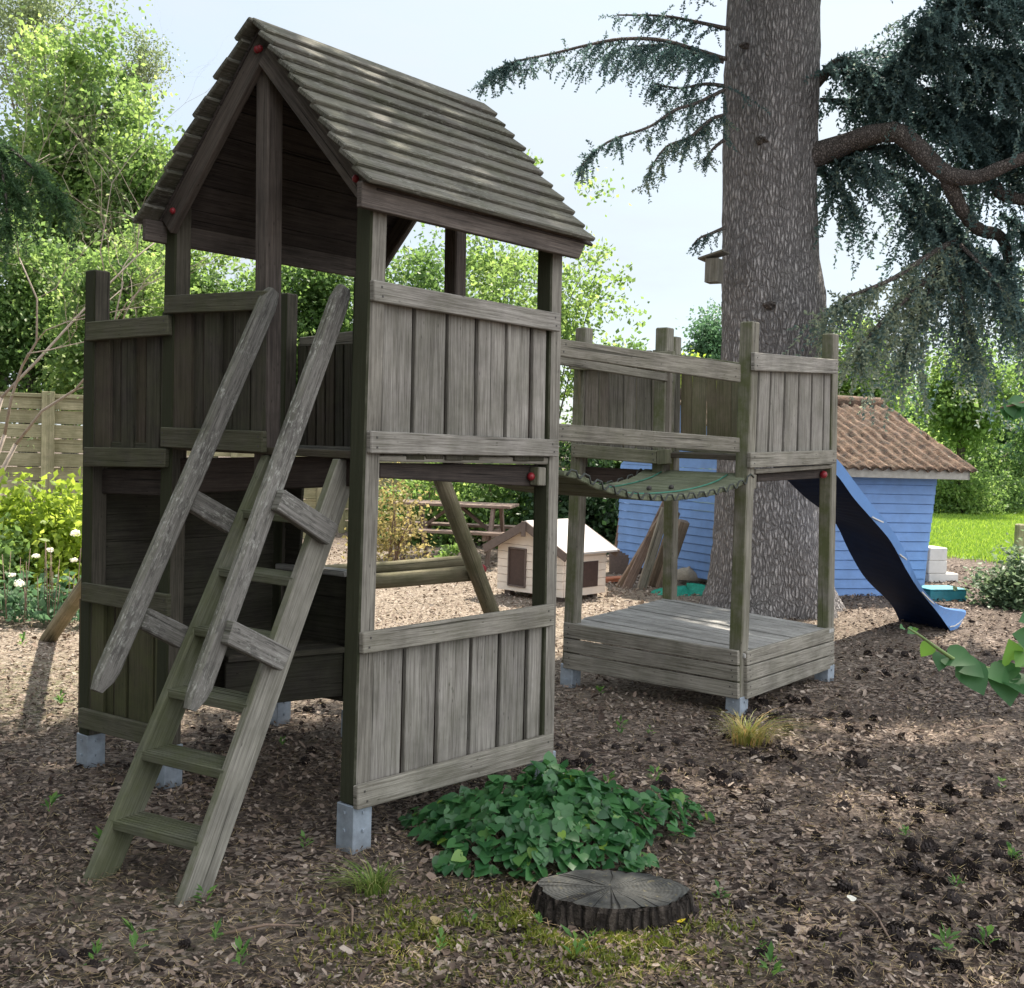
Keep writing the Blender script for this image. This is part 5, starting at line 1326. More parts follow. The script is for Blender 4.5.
# ------------------------------------------------------------------ ground
def gzz(x, y):
    w = np.clip((16 - y) / 4, 0, 1)
    return (0.02 * np.clip(x, -3, 3) + 0.012 * np.sin(x * 1.7 + .4) * np.sin(y * 1.3)) * w
def sheet(name, xs, ys, mat, dz=0.0, mask=None):
    X, Y = np.meshgrid(xs, ys); Z = gzz(X, Y) + dz
    near = np.clip((14 - Y) / 6, 0, 1) * np.clip((7 - abs(X)) / 3, 0, 1)
    Z = Z + (NR.normal(size=Z.shape) * .004) * near
    Vv = np.stack([X, Y, Z], -1).reshape(-1, 3); nx, ny = len(xs), len(ys)
    i, j = np.meshgrid(np.arange(nx - 1), np.arange(ny - 1)); a = (j * nx + i).ravel()
    f = np.stack([a, a + 1, a + nx + 1, a + nx], 1)
    if mask is not None:
        c = Vv[f].mean(1); f = f[mask(c[:, 0], c[:, 1])]
    return mk(name, Vv, f, mat, sm=True)
mg, nt, b, out = newmat('bark_mulch')
pos = N(nt, 'NewGeometry').outputs['Position']
v1 = N(nt, 'TexVoronoi'); v1.inputs['Scale'].default_value = 1; v1.inputs['Randomness'].default_value = 1
wn = N(nt, 'TexNoise'); wn.inputs['Scale'].default_value = 14; L(nt, pos, wn.inputs['Vector'])
ad = N(nt, 'VectorMath', operation='MULTIPLY_ADD'); ad.inputs[1].default_value = (.06, .06, .06); L(nt, wn.outputs['Color'], ad.inputs[0]); L(nt, pos, ad.inputs[2])
mp = N(nt, 'Mapping'); mp.inputs['Scale'].default_value = (42, 60, 42); L(nt, ad.outputs[0], mp.inputs[0]); L(nt, mp.outputs[0], v1.inputs['Vector'])
sc_ = N(nt, 'SeparateColor'); L(nt, v1.outputs['Color'], sc_.inputs[0])
col = ramp(nt, sc_.outputs[0], [(0, (.015, .011, .010)), (.35, (.065, .047, .038)), (.7, (.21, .16, .13)), (1, (.38, .31, .26))]).outputs[0]
soil = ramp(nt, noise(nt, pos, 45, 5, .7), [(.36, (.035, .026, .021)), (.64, (.20, .155, .125))]).outputs[0]
col = mixc(nt, ramp(nt, noise(nt, pos, 1.6, 4, .6), [(.42, (0, 0, 0)), (.62, (1, 1, 1))]).outputs[0], col, soil)
ds0 = N(nt, 'VectorMath', operation='DISTANCE'); ds0.inputs[1].default_value = (-1.6, 11.4, 0); L(nt, pos, ds0.inputs[0])
mr0 = N(nt, 'MapRange'); mr0.inputs[1].default_value = 6.0; mr0.inputs[2].default_value = 3.6; L(nt, ds0.outputs['Value'], mr0.inputs[0])
col = mixc(nt, math_(nt, 'MULTIPLY', mr0.outputs[0], .6), col, ramp(nt, sc_.outputs[0], [(0, (.16, .12, .09)), (.5, (.38, .31, .24)), (1, (.52, .45, .36))]).outputs[0])  # pale tan area paints sunlight into the mulch colour
# mossy patches near the stump
mc = G(540, 945)
def patch(c, r, amt, colr):
    global col
    ds = N(nt, 'VectorMath', operation='DISTANCE'); ds.inputs[1].default_value = (c.x, c.y, 0); L(nt, pos, ds.inputs[0])
    mr = N(nt, 'MapRange'); mr.inputs[1].default_value = r; mr.inputs[2].default_value = r * .35; L(nt, ds.outputs['Value'], mr.inputs[0])
    nn_ = ramp(nt, noise(nt, pos, 11, 5, .75), [(.45, (0, 0, 0)), (.6, (1, 1, 1))]).outputs[0]
    col = mixc(nt, math_(nt, 'MULTIPLY', math_(nt, 'MULTIPLY', mr.outputs[0], nn_), amt), col, colr)
patch(G(470, 588), 5.5, .0, (.4, .33, .26)); patch(mc, .85, .95, (.115, .13, .03)); patch(G(80, 920), .8, .35, (.10, .11, .045)); patch(G(20, 680), 1.5, .4, (.12, .15, .05))
L(nt, col, b.inputs['Base Color']); b.inputs['Roughness'].default_value = .95; b.inputs['Specular IOR Level'].default_value = .2
bpn = N(nt, 'Bump'); bpn.inputs['Strength'].default_value = 1; bpn.inputs['Distance'].default_value = .02
L(nt, math_(nt, 'ADD', sc_.outputs[1], noise(nt, pos, 60, 4, .7)), bpn.inputs['Height']); L(nt, bpn.outputs[0], b.inputs['Normal'])
xs = np.unique(np.concatenate([np.linspace(-150, -12, 14), np.linspace(-12, 12, 340), np.linspace(12, 150, 14)]))
ys = np.unique(np.concatenate([np.linspace(-30, 1.5, 10), np.linspace(1.5, 17, 260), np.linspace(17, 260, 30)]))
tag(sheet('ground', xs, ys, mg), kind='structure')
ml, nt, b, out = newmat('lawn_green')
pos = N(nt, 'NewGeometry').outputs['Position']
c_ = ramp(nt, noise(nt, pos, 1.2, 5, .7), [(.3, (.09, .16, .025)), (.7, (.17, .26, .04))]).outputs[0]
c_ = mixc(nt, ramp(nt, noise(nt, pos, 25, 3, .7), [(.35, (1, 1, 1)), (.6, (0, 0, 0))]).outputs[0], c_, (.055, .10, .02))
L(nt, c_, b.inputs['Base Color']); b.inputs['Roughness'].default_value = .9
def lawn_mask(x, y): return (y > 17.6 + .5 * np.sin(x * 1.3) + .3 * np.sin(x * 3.1) - .25 * np.clip(x - 7, 0, 6)) & (x > 4.6 + .3 * np.sin(y)) & (y < 60)
tag(sheet('lawn', np.linspace(4, 60, 170), np.linspace(15, 60, 170), ml, .004, lawn_mask), kind='structure')
# grass blades on the lawn
n = 60000; y = 15 + 24 * NR.uniform(0, 1, n) ** 1.3; x = y * (NR.uniform(.30, .56, n)); k = lawn_mask(x, y + NR.normal(size=n) * .35); x, y = x[k], y[k]; n = len(x)
P = np.stack([x, y, np.full(n, .035)], 1); Yv = np.stack([NR.normal(size=n) * .02, NR.normal(size=n) * .02, NR.uniform(.03, .065, n)], 1); a = NR.uniform(0, 6.28, n); Xv = np.stack([np.cos(a), np.sin(a), 0 * a], 1) * .012
tag(quads('lawn_grass', P, Xv, Yv, NR.uniform(0, 1, n), LF['lawn']), kind='stuff')
# bark chips
mch, nt, b, out = newmat('bark_chips')
rnd = N(nt, 'Attribute', attribute_name='rnd').outputs['Fac']
cc_ = ramp(nt, rnd, [(0, (.018, .012, .010)), (.26, (.075, .050, .040)), (.5, (.205, .148, .114)), (.80, (.345, .262, .208)), (1, (.47, .39, .325))]).outputs[0]
pos = N(nt, 'NewGeometry').outputs['Position']
cc_ = mixc(nt, math_(nt, 'MULTIPLY', noise(nt, pos, 90, 3, .6), .5), cc_, (.05, .038, .03))
L(nt, cc_, b.inputs['Base Color']); b.inputs['Roughness'].default_value = .9; b.inputs['Specular IOR Level'].default_value = .25
n = 160000
yy = 2.9 + 13.5 * NR.uniform(0, 1, n) ** 1.75; xx = NR.uniform(-.52, .56, n) * yy * 1.02
d0 = np.sin(xx * 2.1 + 1) * np.sin(yy * 1.7 + .5); d1_ = np.sin(xx * 5.3 + 2 * np.sin(yy * 2.2)) * np.sin(yy * 4.1 + 1.7 * np.sin(xx * 1.9))
bare = .75 * np.exp(-((xx + .95) ** 2 / .5 + (yy - 3.7) ** 2 / .25)) + .55 * np.exp(-((xx - .9) ** 2 / .12 + (yy - 3.75) ** 2 / .12))
keep = (NR.uniform(-1.7, 1, n) < d0 * .7 + d1_ * .6 + .75) & (NR.uniform(0, 1, n) > bare)
xx, yy = xx[keep], yy[keep]; n = len(xx)
ln_ = (.005 + .017 * NR.uniform(0, 1, n) ** 1.7) * (1 + .7 * (NR.uniform(0, 1, n) > .95)) * np.clip(.75 + yy * .05, .8, 1.5); wd = ln_ * NR.uniform(.22, .6, n)
a = NR.uniform(0, 2 * math.pi, n); tilt = NR.normal(size=n) * .35; roll_ = NR.normal(size=n) * .45
Yv = np.stack([np.cos(a) * np.cos(tilt), np.sin(a) * np.cos(tilt), np.sin(tilt)], 1); sid = np.stack([-np.sin(a), np.cos(a), 0 * a], 1); up_ = np.cross(Yv, sid)
Xv = sid * np.cos(roll_)[:, None] + up_ * np.sin(roll_)[:, None]
P = np.stack([xx, yy, gzz(xx, yy) + .006 + NR.uniform(0, .012, n) + np.abs(np.sin(tilt)) * ln_ * .8], 1)
def chipmesh(P, Xv, Yv, Z):
    # irregular bevelled chips: six-point outline, split along the ridge
    k = NR.uniform(.55, 1, (len(P), 6, 1)); o_ = np.stack([P - Yv * k[:, 0], P + Xv * k[:, 1] - Yv * .45, P + Xv * k[:, 2] + Yv * .5, P + Yv * k[:, 3], P - Xv * k[:, 4] + Yv * .45 , P - Xv * k[:, 5] - Yv * .5], 1)
    o_[:, 0] -= 0; o_[:, [0, 3]] += Z[:, None] * .25
    return o_
Zn = np.cross(Xv, Yv) * (wd[:, None])
O = chipmesh(P, Xv * wd[:, None], Yv * ln_[:, None], Zn)
b_ = (np.arange(n) * 6)[:, None]; f = np.concatenate([b_ + np.array([[0, 1, 2, 3]]), b_ + np.array([[0, 3, 4, 5]])]); rr = np.clip(NR.uniform(0, 1, n) ** 1.15 + .42 * np.clip((yy - 6.9) / 1.4, 0, 1) * np.clip((2.6 - xx) / 1.2, 0, 1), 0, 1)  # fresher, paler chips at back left, sunlight painted into their tone too
tag(mk('wood_chips', O.reshape(-1, 3), f, mch, rn=np.concatenate([np.repeat(rr, 4), np.repeat(rr, 4)])), kind='stuff')
# pine needles / fine litter
n = 26000; yy = 2.9 + 8 * NR.uniform(0, 1, n) ** 1.6; xx = NR.uniform(-.5, .55, n) * yy; a = NR.uniform(0, 6.28, n)
P = np.stack([xx, yy, gzz(xx, yy) + NR.uniform(.012, .03, n)], 1); Yv = np.stack([np.cos(a), np.sin(a), NR.normal(size=n) * .15], 1) * NR.uniform(.012, .035, n)[:, None]; Xv = np.stack([-np.sin(a), np.cos(a), 0 * a], 1) * .0012
tag(quads('needle_litter', P, Xv, Yv, NR.uniform(0, 1, n), LF['dry']), kind='stuff')
# pine cones
def cone_mesh(seed):
    rr = random.Random(seed); vs = []; fs = []
    for i in range(54):
        t = (i + .5) / 54; th = i * 2.39996; r = .022 * math.sin(math.pi * min(1, t * .86 + .1)) ** .8; z = (t - .5) * .055
        c = Vector((r * math.cos(th), r * math.sin(th), z)); o_ = Vector((math.cos(th), math.sin(th), .35)); s_ = Vector((-math.sin(th), math.cos(th), 0)); l = .014 * rr.uniform(.7, 1.2); k = len(vs)
        vs += [c - s_ * .003, c + s_ * .003, c + o_ * l + s_ * .007, c + o_ * l * 1.2, c + o_ * l - s_ * .007]; fs += [[k, k + 1, k + 2, k + 3, k + 4]]
    k = len(vs)
    for j in range(5):
        for i in range(8):
            ph = math.pi * j / 4; vs.append(Vector((.019 * math.sin(ph) * math.cos(i * .7854), .019 * math.sin(ph) * math.sin(i * .7854), .027 * math.cos(ph))))
    for j in range(4):
        for i in range(8): fs.append([k + j * 8 + i, k + (j + 1) * 8 + i, k + (j + 1) * 8 + (i + 1) % 8, k + j * 8 + (i + 1) % 8])
    return mk('pine_cone', np.array([tuple(v) for v in vs]), fs, M['cone'])
protos = [cone_mesh(i) for i in range(5)]
spots = []
rc = random.Random(5)
regions = [((700, 1020, 760, 985), 95), ((560, 900, 660, 800), 80), ((860, 1020, 830, 985), 62), ((700, 1000, 640, 760), 25), ((160, 340, 640, 800), 22), ((20, 420, 900, 985), 16)]
for (x0, x1, y0, y1), k in regions:
    left_ = k
    while left_ > 0:
        c_ = (rc.uniform(x0, x1), y0 + (y1 - y0) * rc.random() ** .8); m_ = min(left_, rc.choice((1, 1, 2, 3, 5, 7))); left_ -= m_
        for _ in range(m_):
            p = G(c_[0], c_[1]) + Vector((rc.gauss(0, .055 * m_ ** .5), rc.gauss(0, .055 * m_ ** .5), 0)); p.z = gz(p.x, p.y) + rc.uniform(.002, .014)
            if (p - Vector((.3, 4.3, p.z))).length < .55 or p.y < 3.3: continue
            spots.append(p)
for i, p in enumerate(spots):
    o = protos[i] if i < 5 else protos[i % 5].copy()
    if i >= 5: COL.objects.link(o)
    o.location = p; o.rotation_euler = (rc.uniform(.9, 2.2), rc.uniform(-.5, .5), rc.uniform(0, 6.28)); s_ = rc.uniform(.5, .95); o.scale = (s_, s_, s_)
    tag(o, 'small dark brown pine cone lying on the bark mulch', 'pine cone', 'pine cones scattered over the bark')
# fallen twigs
for (x0, y0, x1, y1, lb) in ((222, 938, 300, 930, 'crooked brown twig lying on the bare soil in front of the ladder'), (345, 905, 352, 930, 'pale splinter of wood on the soil below the grass tuft'), (860, 912, 890, 952, 'thin dark twig beside the pine cones at the lower edge'), (965, 742, 1000, 738, 'small straight twig on the bark below the leafy branch')):
    m = MB(); a, b_ = G(x0, y0), G(x1, y1); a.z = gz(a.x, a.y) + .02; b_.z = gz(b_.x, b_.y) + .02; md = a.lerp(b_, .5) + Vector((.01, .02, .008)); m.tube([a, md, b_], [.006, .005, .003], 6); tag(m.build('fallen_twig', M['twig']), lb, 'twig', 'twigs on the ground')
# stump
stc = G(616, 935); stc = Vector((stc.x, stc.y + .185, 0)); st = empty('tree_stump', (stc.x, stc.y, 0), 'low dark tree stump cut flat in front of the leafy ground plant', 'stump')
rs = []; NS = 72
for k in range(NS):
    th = 2 * math.pi * k / NS; rs.append(.265 * (1 + .03 * math.sin(3 * th + .6) + .022 * math.sin(7 * th + 1) + .01 * math.sin(13 * th) + R.uniform(-.010, .010)))
vs = []
zt = .085
for z, k_ in ((-.04, 1.10), (.02, 1.05), (.07, 1.0), (zt - .015, .985), (zt - .003, .965)):
    for k in range(NS): 
        th = 2 * math.pi * k / NS; q = rs[k] * k_ + R.uniform(-.006, .006); vs.append((stc.x + q * math.cos(th), stc.y + q * math.sin(th) * .66, z + R.uniform(-.004, .004)))
fs = [[j * NS + k, j * NS + (k + 1) % NS, (j + 1) * NS + (k + 1) % NS, (j + 1) * NS + k] for j in range(4) for k in range(NS)]
mk('bark', np.array(vs), fs, M['stumpbark'], st, sm=False)
vs = [(stc.x, stc.y, zt + .004)]
for k_ in (.35, .7, .962):
    for k in range(NS): 
        th = 2 * math.pi * k / NS; vs.append((stc.x + rs[k] * k_ * math.cos(th), stc.y + rs[k] * k_ * math.sin(th) * .66, zt + R.uniform(-.003, .004) - (.004 if k_ > .9 else 0)))
fs = [[0, 1 + k, 1 + (k + 1) % NS] for k in range(NS)] + [[1 + j * NS + k, 1 + (j + 1) * NS + k, 1 + (j + 1) * NS + (k + 1) % NS, 1 + j * NS + (k + 1) % NS] for j in range(2) for k in range(NS)]
mr_, nt, b, out = newmat('stump_rings')
pos = N(nt, 'NewGeometry').outputs['Position']
wv_ = N(nt, 'TexNoise'); wv_.inputs['Scale'].default_value = 7; L(nt, pos, wv_.inputs['Vector'])
ad = N(nt, 'VectorMath', operation='MULTIPLY_ADD'); ad.inputs[1].default_value = (.03, .03, 0); L(nt, wv_.outputs['Color'], ad.inputs[0]); L(nt, pos, ad.inputs[2])
sb_ = N(nt, 'VectorMath', operation='SUBTRACT'); sb_.inputs[1].default_value = (stc.x + .015, stc.y + .015, 0); L(nt, ad.outputs[0], sb_.inputs[0])
ml_ = N(nt, 'VectorMath', operation='MULTIPLY'); ml_.inputs[1].default_value = (1, 1.5, 0); L(nt, sb_.outputs[0], ml_.inputs[0])
le_ = N(nt, 'VectorMath', operation='LENGTH'); L(nt, ml_.outputs[0], le_.inputs[0])
ring = math_(nt, 'MULTIPLY_ADD', math_(nt, 'SINE', math_(nt, 'MULTIPLY', le_.outputs['Value'], 420)), .5, .5)
sp_ = N(nt, 'SeparateXYZ'); L(nt, ml_.outputs[0], sp_.inputs[0])
an_ = math_(nt, 'ARCTAN2', sp_.outputs[1], sp_.outputs[0])
ckn = N(nt, 'TexNoise'); ckn.noise_dimensions = '1D'; ckn.inputs['Scale'].default_value = 1.3; ckn.inputs['Detail'].default_value = 1; L(nt, an_, ckn.inputs['W'])
crk = ramp(nt, ckn.outputs['Fac'], [(.492, (0, 0, 0)), (.5, (1, 1, 1)), (.508, (0, 0, 0))]).outputs[0]
base = ramp(nt, noise(nt, pos, 16, 5, .7), [(.3, (.022, .023, .022)), (.7, (.075, .076, .072))]).outputs[0]
col = mixc(nt, math_(nt, 'MULTIPLY', ring, .22), base, (.018, .017, .016)); col = mixc(nt, math_(nt, 'MULTIPLY', crk, .9), col, (.006, .005, .005))
col = mixc(nt, math_(nt, 'MULTIPLY', ramp(nt, noise(nt, pos, 38, 4, .7), [(.6, (0, 0, 0)), (.68, (1, 1, 1))]).outputs[0], .6), col, (.15, .13, .07))
L(nt, col, b.inputs['Base Color']); b.inputs['Roughness'].default_value = .9; b.inputs['Specular IOR Level'].default_value = .25
bpn = N(nt, 'Bump'); bpn.inputs['Strength'].default_value = .8; bpn.inputs['Distance'].default_value = .006; L(nt, math_(nt, 'SUBTRACT', math_(nt, 'MULTIPLY', ring, .35), math_(nt, 'MULTIPLY', crk, 2.0)), bpn.inputs['Height']); L(nt, bpn.outputs[0], b.inputs['Normal'])
mk('cut_face', np.array(vs), fs, mr_, st, sm=True)
# leafy ground plant
rng = np.random.default_rng(91); ivc = np.array([.21, 4.54, 0]); iv = empty('ground_plant', tuple(ivc), 'low mound of heart shaped green leaves growing behind the stump', 'plant')
n = 1500; a = rng.uniform(0, 6.28, n); r = rng.uniform(0, 1, n) ** .55
lump = 1 + .16 * np.sin(3 * a + 1) + .13 * np.sin(5 * a + 2) + .08 * np.sin(9 * a)
ex, ey = .56, .38
lx, ly = np.cos(a) * r * ex * lump, np.sin(a) * r * ey * lump
rot = .35; x = ivc[0] + lx * math.cos(rot) - ly * math.sin(rot); y = ivc[1] + lx * math.sin(rot) + ly * math.cos(rot)
h = .21 * (1 - r ** 2.2) * (1 + .25 * np.sin(x * 9) * np.sin(y * 11)) + .035
P = np.stack([x, y, h * rng.uniform(.72, 1.08, n) + gzz(x, y)], 1)
outd = np.stack([np.cos(a + rot), np.sin(a + rot), 0 * a], 1)
T = unit(outd * .7 + rdir(n, rng) * .65 + np.array([.1, -.35, -.35])); Nn = unit(np.array([0, -.15, 1.0]) + outd * .45 * r[:, None] + rng.normal(size=(n, 3)) * .33)
tn = np.clip(rng.uniform(0, .62, n) + (rng.uniform(0, 1, n) > .90) * .4, 0, 1)
hearts('leaves', P, T, Nn, rng.uniform(.028, .068, n) * (1 - .15 * r), tn, LF['ivy'], iv)
m = MB()
for k in range(0, n, 9):
    q = Vector(tuple(P[k])); g0 = Vector((ivc[0] + (q.x - ivc[0]) * .8, ivc[1] + (q.y - ivc[1]) * .8, gz(q.x, q.y))); m.tube([g0, g0.lerp(q, .6) + UZ * .02, q], .0018, 4, cap=False)
m.build('stem', M['twig'], iv)
m = MB()
# grass tufts
def tuft(c, n, h, sp, mat, label, seed, lean=(0, 0)):
    rg = np.random.default_rng(seed); Pq = []; V_, F_f, rn_ = [], [], []
    for i in range(n):
        a = rg.uniform(0, 6.28); d = np.array([math.cos(a), math.sin(a), 0]); b0 = np.array([c.x, c.y, gz(c.x, c.y)]) + d * sp * .25 * rg.uniform(0, 1); l = h * rg.uniform(.6, 1.2); s_ = np.array([-d[1], d[0], 0]) * .0035
        o_ = len(V_); dd = d * rg.uniform(.3, 1.1) + np.array([lean[0], lean[1], 0])
        for k in range(5):
            t = k / 4; p = b0 + dd * l * t * t + np.array([0, 0, l * (t - .55 * t * t)]); w = s_ * (1 - t * .9); V_ += [p - w, p + w]
        for k in range(4): F_f.append([o_ + 2 * k, o_ + 2 * k + 1, o_ + 2 * k + 3, o_ + 2 * k + 2])
        rn_ += [rg.uniform(0, 1)] * 16
    o = mk('grass_tuft', np.array(V_), F_f, LF[mat], rn=np.array(rn_), loc=(c.x, c.y, 0)); return tag(o, label, 'grass tuft')
tuft(G(748, 748), 260, .27, .5, 'straw', 'straw coloured grass tuft on the bark before the corner of the low platform', 61, (.15, -.45))
tuft(G(372, 890), 150, .15, .3, 'grass', 'drooping green grass tuft at the edge of the leafy ground plant', 62, (-.25, -.1))
# weeds
def weed(c, s_, seed):
    rg = np.random.default_rng(seed); n = rg.integers(9, 18); a = rg.uniform(0, 6.28, n); el = rg.uniform(.2, 1.2, n); T = np.stack([np.cos(a) * np.cos(el), np.sin(a) * np.cos(el), np.sin(el)], 1)
    P = np.array([c.x, c.y, gz(c.x, c.y) + .01]) + np.stack([0 * a, 0 * a, rg.uniform(0, 1, n) * s_ * .9], 1) + T * s_ * .15; sd = unit(np.cross(T, np.array([0, 0, 1.0]) + rdir(n, rg) * .3)); l = s_ * rg.uniform(.4, .8, n)[:, None]
    o = quads('weed', P + T * l * .5, sd * l * .2, T * l * .5, rg.uniform(0, 1, n), LF['weed'], fold=.3, loc=(c.x, c.y, 0)); return tag(o, 'small green weed sprouting from the bark mulch', 'weed', 'weeds sprouting from the bark')
for i, (x, y, s_) in enumerate(((106, 862, .12), (205, 905, .08), (128, 822, .05), (282, 745, .07), (50, 808, .09), (620, 742, .09), (607, 795, .08), (650, 742, .05), (640, 840, .05), (240, 970, .08), (135, 955, .10), (95, 965, .07), (440, 955, .07), (575, 965, .10), (590, 955, .07), (770, 985, .09), (945, 965, .08), (760, 960, .05), (905, 850, .06), (1000, 800, .06), (1012, 875, .07), (215, 945, .07), (305, 850, .06), (35, 605, .14), (22, 640, .1), (60, 700, .08), (600, 700, .07), (655, 790, .08), (985, 960, .08), (955, 905, .06), (720, 905, .06), (470, 925, .06), (540, 930, .05))):
    weed(G(x, y), s_ * .8, 200 + i)
# moss and short grass around the stump
n = 12000; cm = np.array([.16, 3.66])
x = cm[0] + NR.normal(size=n) * .30; y = cm[1] + NR.normal(size=n) * .17
k = (np.sin(x * 13 + 2 * np.sin(y * 9)) * np.sin(y * 17 + x * 5) + .7 * np.sin(x * 31) * np.sin(y * 27) + NR.uniform(-.5, .5, n) > .12) & (y > 3.3); x, y = x[k], y[k]; n = len(x)
P = np.stack([x, y, gzz(x, y) + .012], 1); Yv = np.stack([NR.normal(size=n) * .006, NR.normal(size=n) * .006, NR.uniform(.006, .018, n)], 1); a = NR.uniform(0, 6.28, n); Xv = np.stack([np.cos(a), np.sin(a), 0 * a], 1) * .0045
tag(quads('moss', P, Xv, Yv, NR.uniform(0, 1, n), LF['moss']), kind='stuff')
# yellow leaf and pale scraps
def scrap(x, y, s_, mat, name, label, cat):
    c = G(x, y); c.z = gz(c.x, c.y) + .022; P = np.array([tuple(c)]); o = hearts(name, P, np.array([[.8, .3, .1]]), np.array([[.1, -.3, 1.0]]), np.array([s_]), np.array([.7]), mat, loc=tuple(c)); return tag(o, label, cat)
mye = leafmat('yellow_leaf', (.55, .40, .02), (.62, .47, .03), trans=.2)
scrap(676, 926, .035, mye, 'fallen_leaf', 'yellow fallen leaf beside the stump', 'leaf'); scrap(849, 910, .03, LF['flower'], 'pale_scrap', 'small whitish scrap lying on the bark', 'scrap')
scrap(432, 926, .035, LF['dry'], 'fallen_leaf', 'pale curled dry leaf on the soil before the stump', 'leaf')

# leafy branch close to the camera at the picture edge
fb0 = W(1120, 740, 2.2); fb = empty('leafy_branch', (fb0.x, fb0.y, fb0.z), 'green heart leaved branch reaching in over the bark from the picture edge', 'branch')
Yf = 2.0
stem = [W(1120, 740, 2.2), W(1050, 700, 2.1), W(1000, 672, 2.02), W(965, 665, 2.0), W(940, 650, 1.98), W(922, 637, 1.97), W(908, 628, 1.96)]
m = MB(); m.tube(smoothpts(stem, 24), [.006 - .0045 * i / 24 for i in range(25)], 6); m.build('stem', M['greenstem'], fb)
lv = [(914, 630, 905, 634, .020, .5), (903, 627, 896, 628, .014, .6), (912, 631, 924, 626, .014, .9), (930, 645, 922, 655, .030, .95), (942, 655, 939, 674, .036, .15), (948, 655, 978, 662, .056, .35), (968, 668, 984, 692, .062, .2), (962, 663, 985, 675, .05, .3), (1000, 672, 1018, 668, .045, .4), (1002, 674, 1012, 702, .066, .2), (1008, 676, 1026, 690, .06, .25), (1012, 660, 1012, 640, .05, .9), (1030, 640, 1012, 632, .05, .4), (1040, 618, 1004, 620, .05, .45), (1035, 655, 1018, 662, .07, .9), (990, 668, 1006, 680, .05, .6)]
Pp = []; Tt = []; Nn = []; Sz = []; Tn = []
for x, y, x2, y2, s_, t in lv:
    a = W(x, y, 2.0); b_ = W(x2, y2, 2.0 - R.uniform(-.02, .04)); Pp.append(tuple(a)); Tt.append(tuple(b_ - a)); Nn.append((R.uniform(-.25, .25), -.8 + R.uniform(-.2, .2), .6 + R.uniform(-.25, .2))); Sz.append(s_); Tn.append(t)
hearts('leaves', np.array(Pp), np.array(Tt), np.array(Nn), np.array(Sz) * .82, np.array(Tn), LF['fg'], fb)
sb0 = W(1120, 380, 3.1); sb = empty('leafy_branch', (sb0.x, sb0.y, sb0.z), 'small dark leafy twig hanging above the hedge beside the cedar tips', 'branch')
m = MB(); stem = [sb0, W(1060, 395, 3.05), W(1025, 402, 3.0), W(1000, 408, 3.0)]; m.tube(smoothpts(stem, 12), .003, 5); m.build('stem', M['twig'], sb)
Pp = np.array([tuple(W(x, y, 3.0)) for x, y in ((1002, 408), (1008, 405), (1015, 404), (1022, 402), (1030, 402), (1012, 408), (1020, 408), (1028, 408), (1036, 400))]); n = len(Pp)
hearts('leaves', Pp, np.array([(R.uniform(-1, .6), R.uniform(-.3, .3), R.uniform(-1, .1)) for _ in range(n)]), np.array([(R.uniform(-.4, .4), -.8, .7) for _ in range(n)]), np.full(n, .038), np.array([R.random() * .4 for _ in range(n)]), LF['fg'], sb)

# ------------------------------------------------------------------ light, sky, camera
w = bpy.data.worlds.new('World'); sc.world = w; w.use_nodes = True; nt = w.node_tree
for n_ in list(nt.nodes): nt.nodes.remove(n_)
ow = nt.nodes.new('ShaderNodeOutputWorld'); bg = nt.nodes.new('ShaderNodeBackground'); sky = nt.nodes.new('ShaderNodeTexSky')
sky.sky_type = 'NISHITA'; sky.sun_disc = False; sky.sun_elevation = math.asin(SUN.z); sky.sun_rotation = math.atan2(SUN.x, SUN.y)
sky.air_density = 1.0; sky.dust_density = .6; sky.ozone_density = 1.0
tc = nt.nodes.new('ShaderNodeTexCoord')
nz = noise(nt, tc.outputs['Generated'], 1.0, 6, .6, (2.2, 2.2, 7))
cl = ramp(nt, nz, [(.36, (.72, .72, .72)), (.62, (1, 1, 1))]).outputs[0]
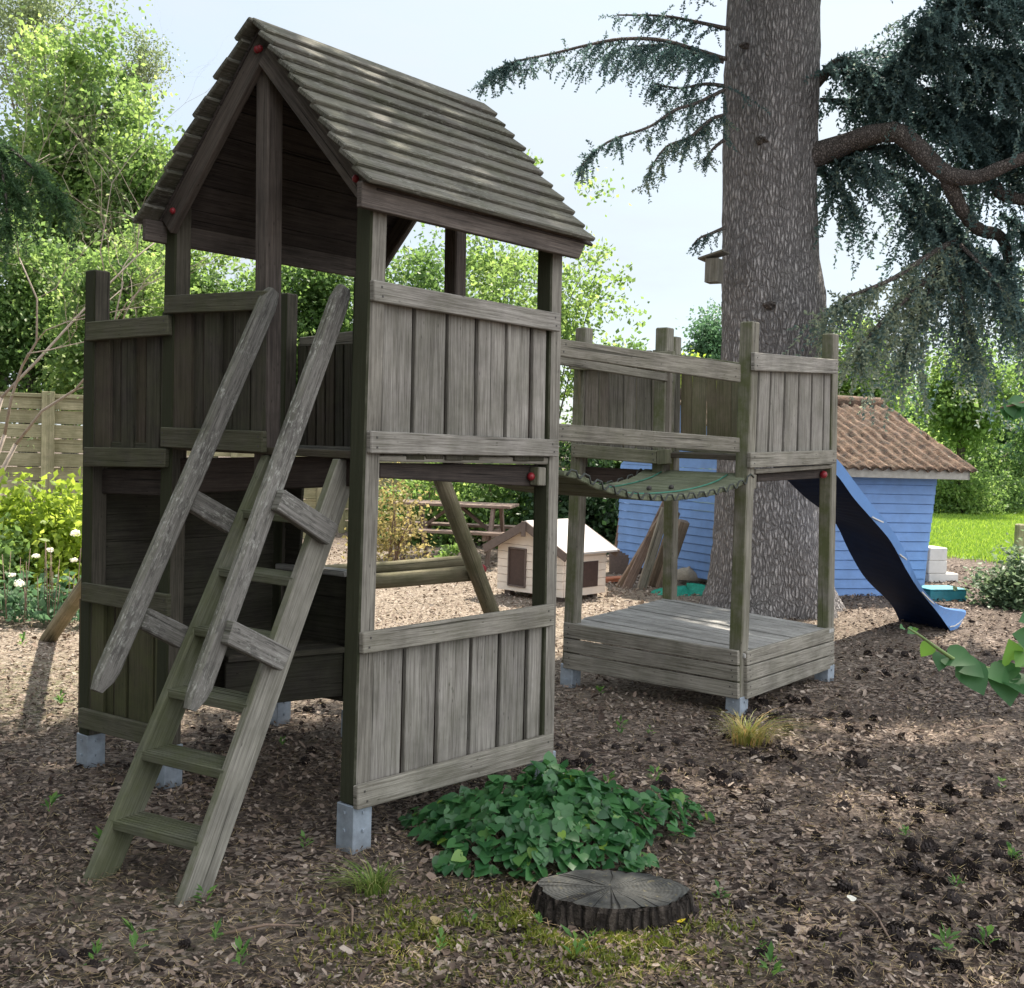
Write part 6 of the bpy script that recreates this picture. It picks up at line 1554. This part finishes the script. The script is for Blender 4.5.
# thin bright overcast: dimmer and bluer low in the sun's quarter, unseen bright cloud added overhead and behind right to light the facade
dp = N(nt, 'VectorMath', operation='DOT_PRODUCT'); dp.inputs[1].default_value = (.50, -.48, .72); L(nt, tc.outputs['Generated'], dp.inputs[0])
cc2 = ramp(nt, math_(nt, 'ADD', math_(nt, 'MULTIPLY', dp.outputs['Value'], .5), .5), [(.30, (.232, .258, .280)), (.56, (.297, .320, .339)), (.78, (.49, .52, .555)), (.97, (.80, .82, .84))]).outputs[0]
cs = N(nt, 'VectorMath', operation='SCALE'); cs.inputs['Scale'].default_value = 15.0; L(nt, cc2, cs.inputs[0])
skc = mixc(nt, cl, sky.outputs[0], cs.outputs[0])
L(nt, skc, bg.inputs[0]); bg.inputs[1].default_value = .10; L(nt, bg.outputs[0], ow.inputs[0])
sl_ = bpy.data.lights.new('sun', 'SUN'); sl_.energy = 5.0; sl_.angle = math.radians(.6); sl_.color = (1.0, .92, .79)
so = bpy.data.objects.new('sun', sl_); COL.objects.link(so); so.rotation_euler = SUN.to_track_quat('Z', 'Y').to_euler(); so.location = (0, 0, 20)
cam = bpy.data.cameras.new('camera'); co = bpy.data.objects.new('camera', cam); COL.objects.link(co); sc.camera = co
cam.sensor_fit = 'HORIZONTAL'; cam.sensor_width = 36; cam.lens = F_PX / 1024 * 36; cam.clip_end = 1000; cam.clip_start = .05
Rx = Vector((1, 0, 0)) * CR + UP0 * SR; Ru = Vector((1, 0, 0)) * -SR + UP0 * CR
co.matrix_world = Matrix(((Rx.x, Ru.x, -FWD.x, 0), (Rx.y, Ru.y, -FWD.y, 0), (Rx.z, Ru.z, -FWD.z, 1.6), (0, 0, 0, 1)))
sc.view_settings.view_transform = 'Standard'; sc.view_settings.look = 'None'; sc.view_settings.exposure = 1.2; sc.view_settings.gamma = 1; sc.view_settings.use_curve_mapping = False
sc.cycles.use_denoising = True; sc.cycles.max_bounces = 8; sc.cycles.diffuse_bounces = 4; sc.cycles.transmission_bounces = 4; sc.cycles.glossy_bounces = 2; sc.cycles.caustics_reflective = False; sc.cycles.caustics_refractive = False
sc.render.engine = 'CYCLES'
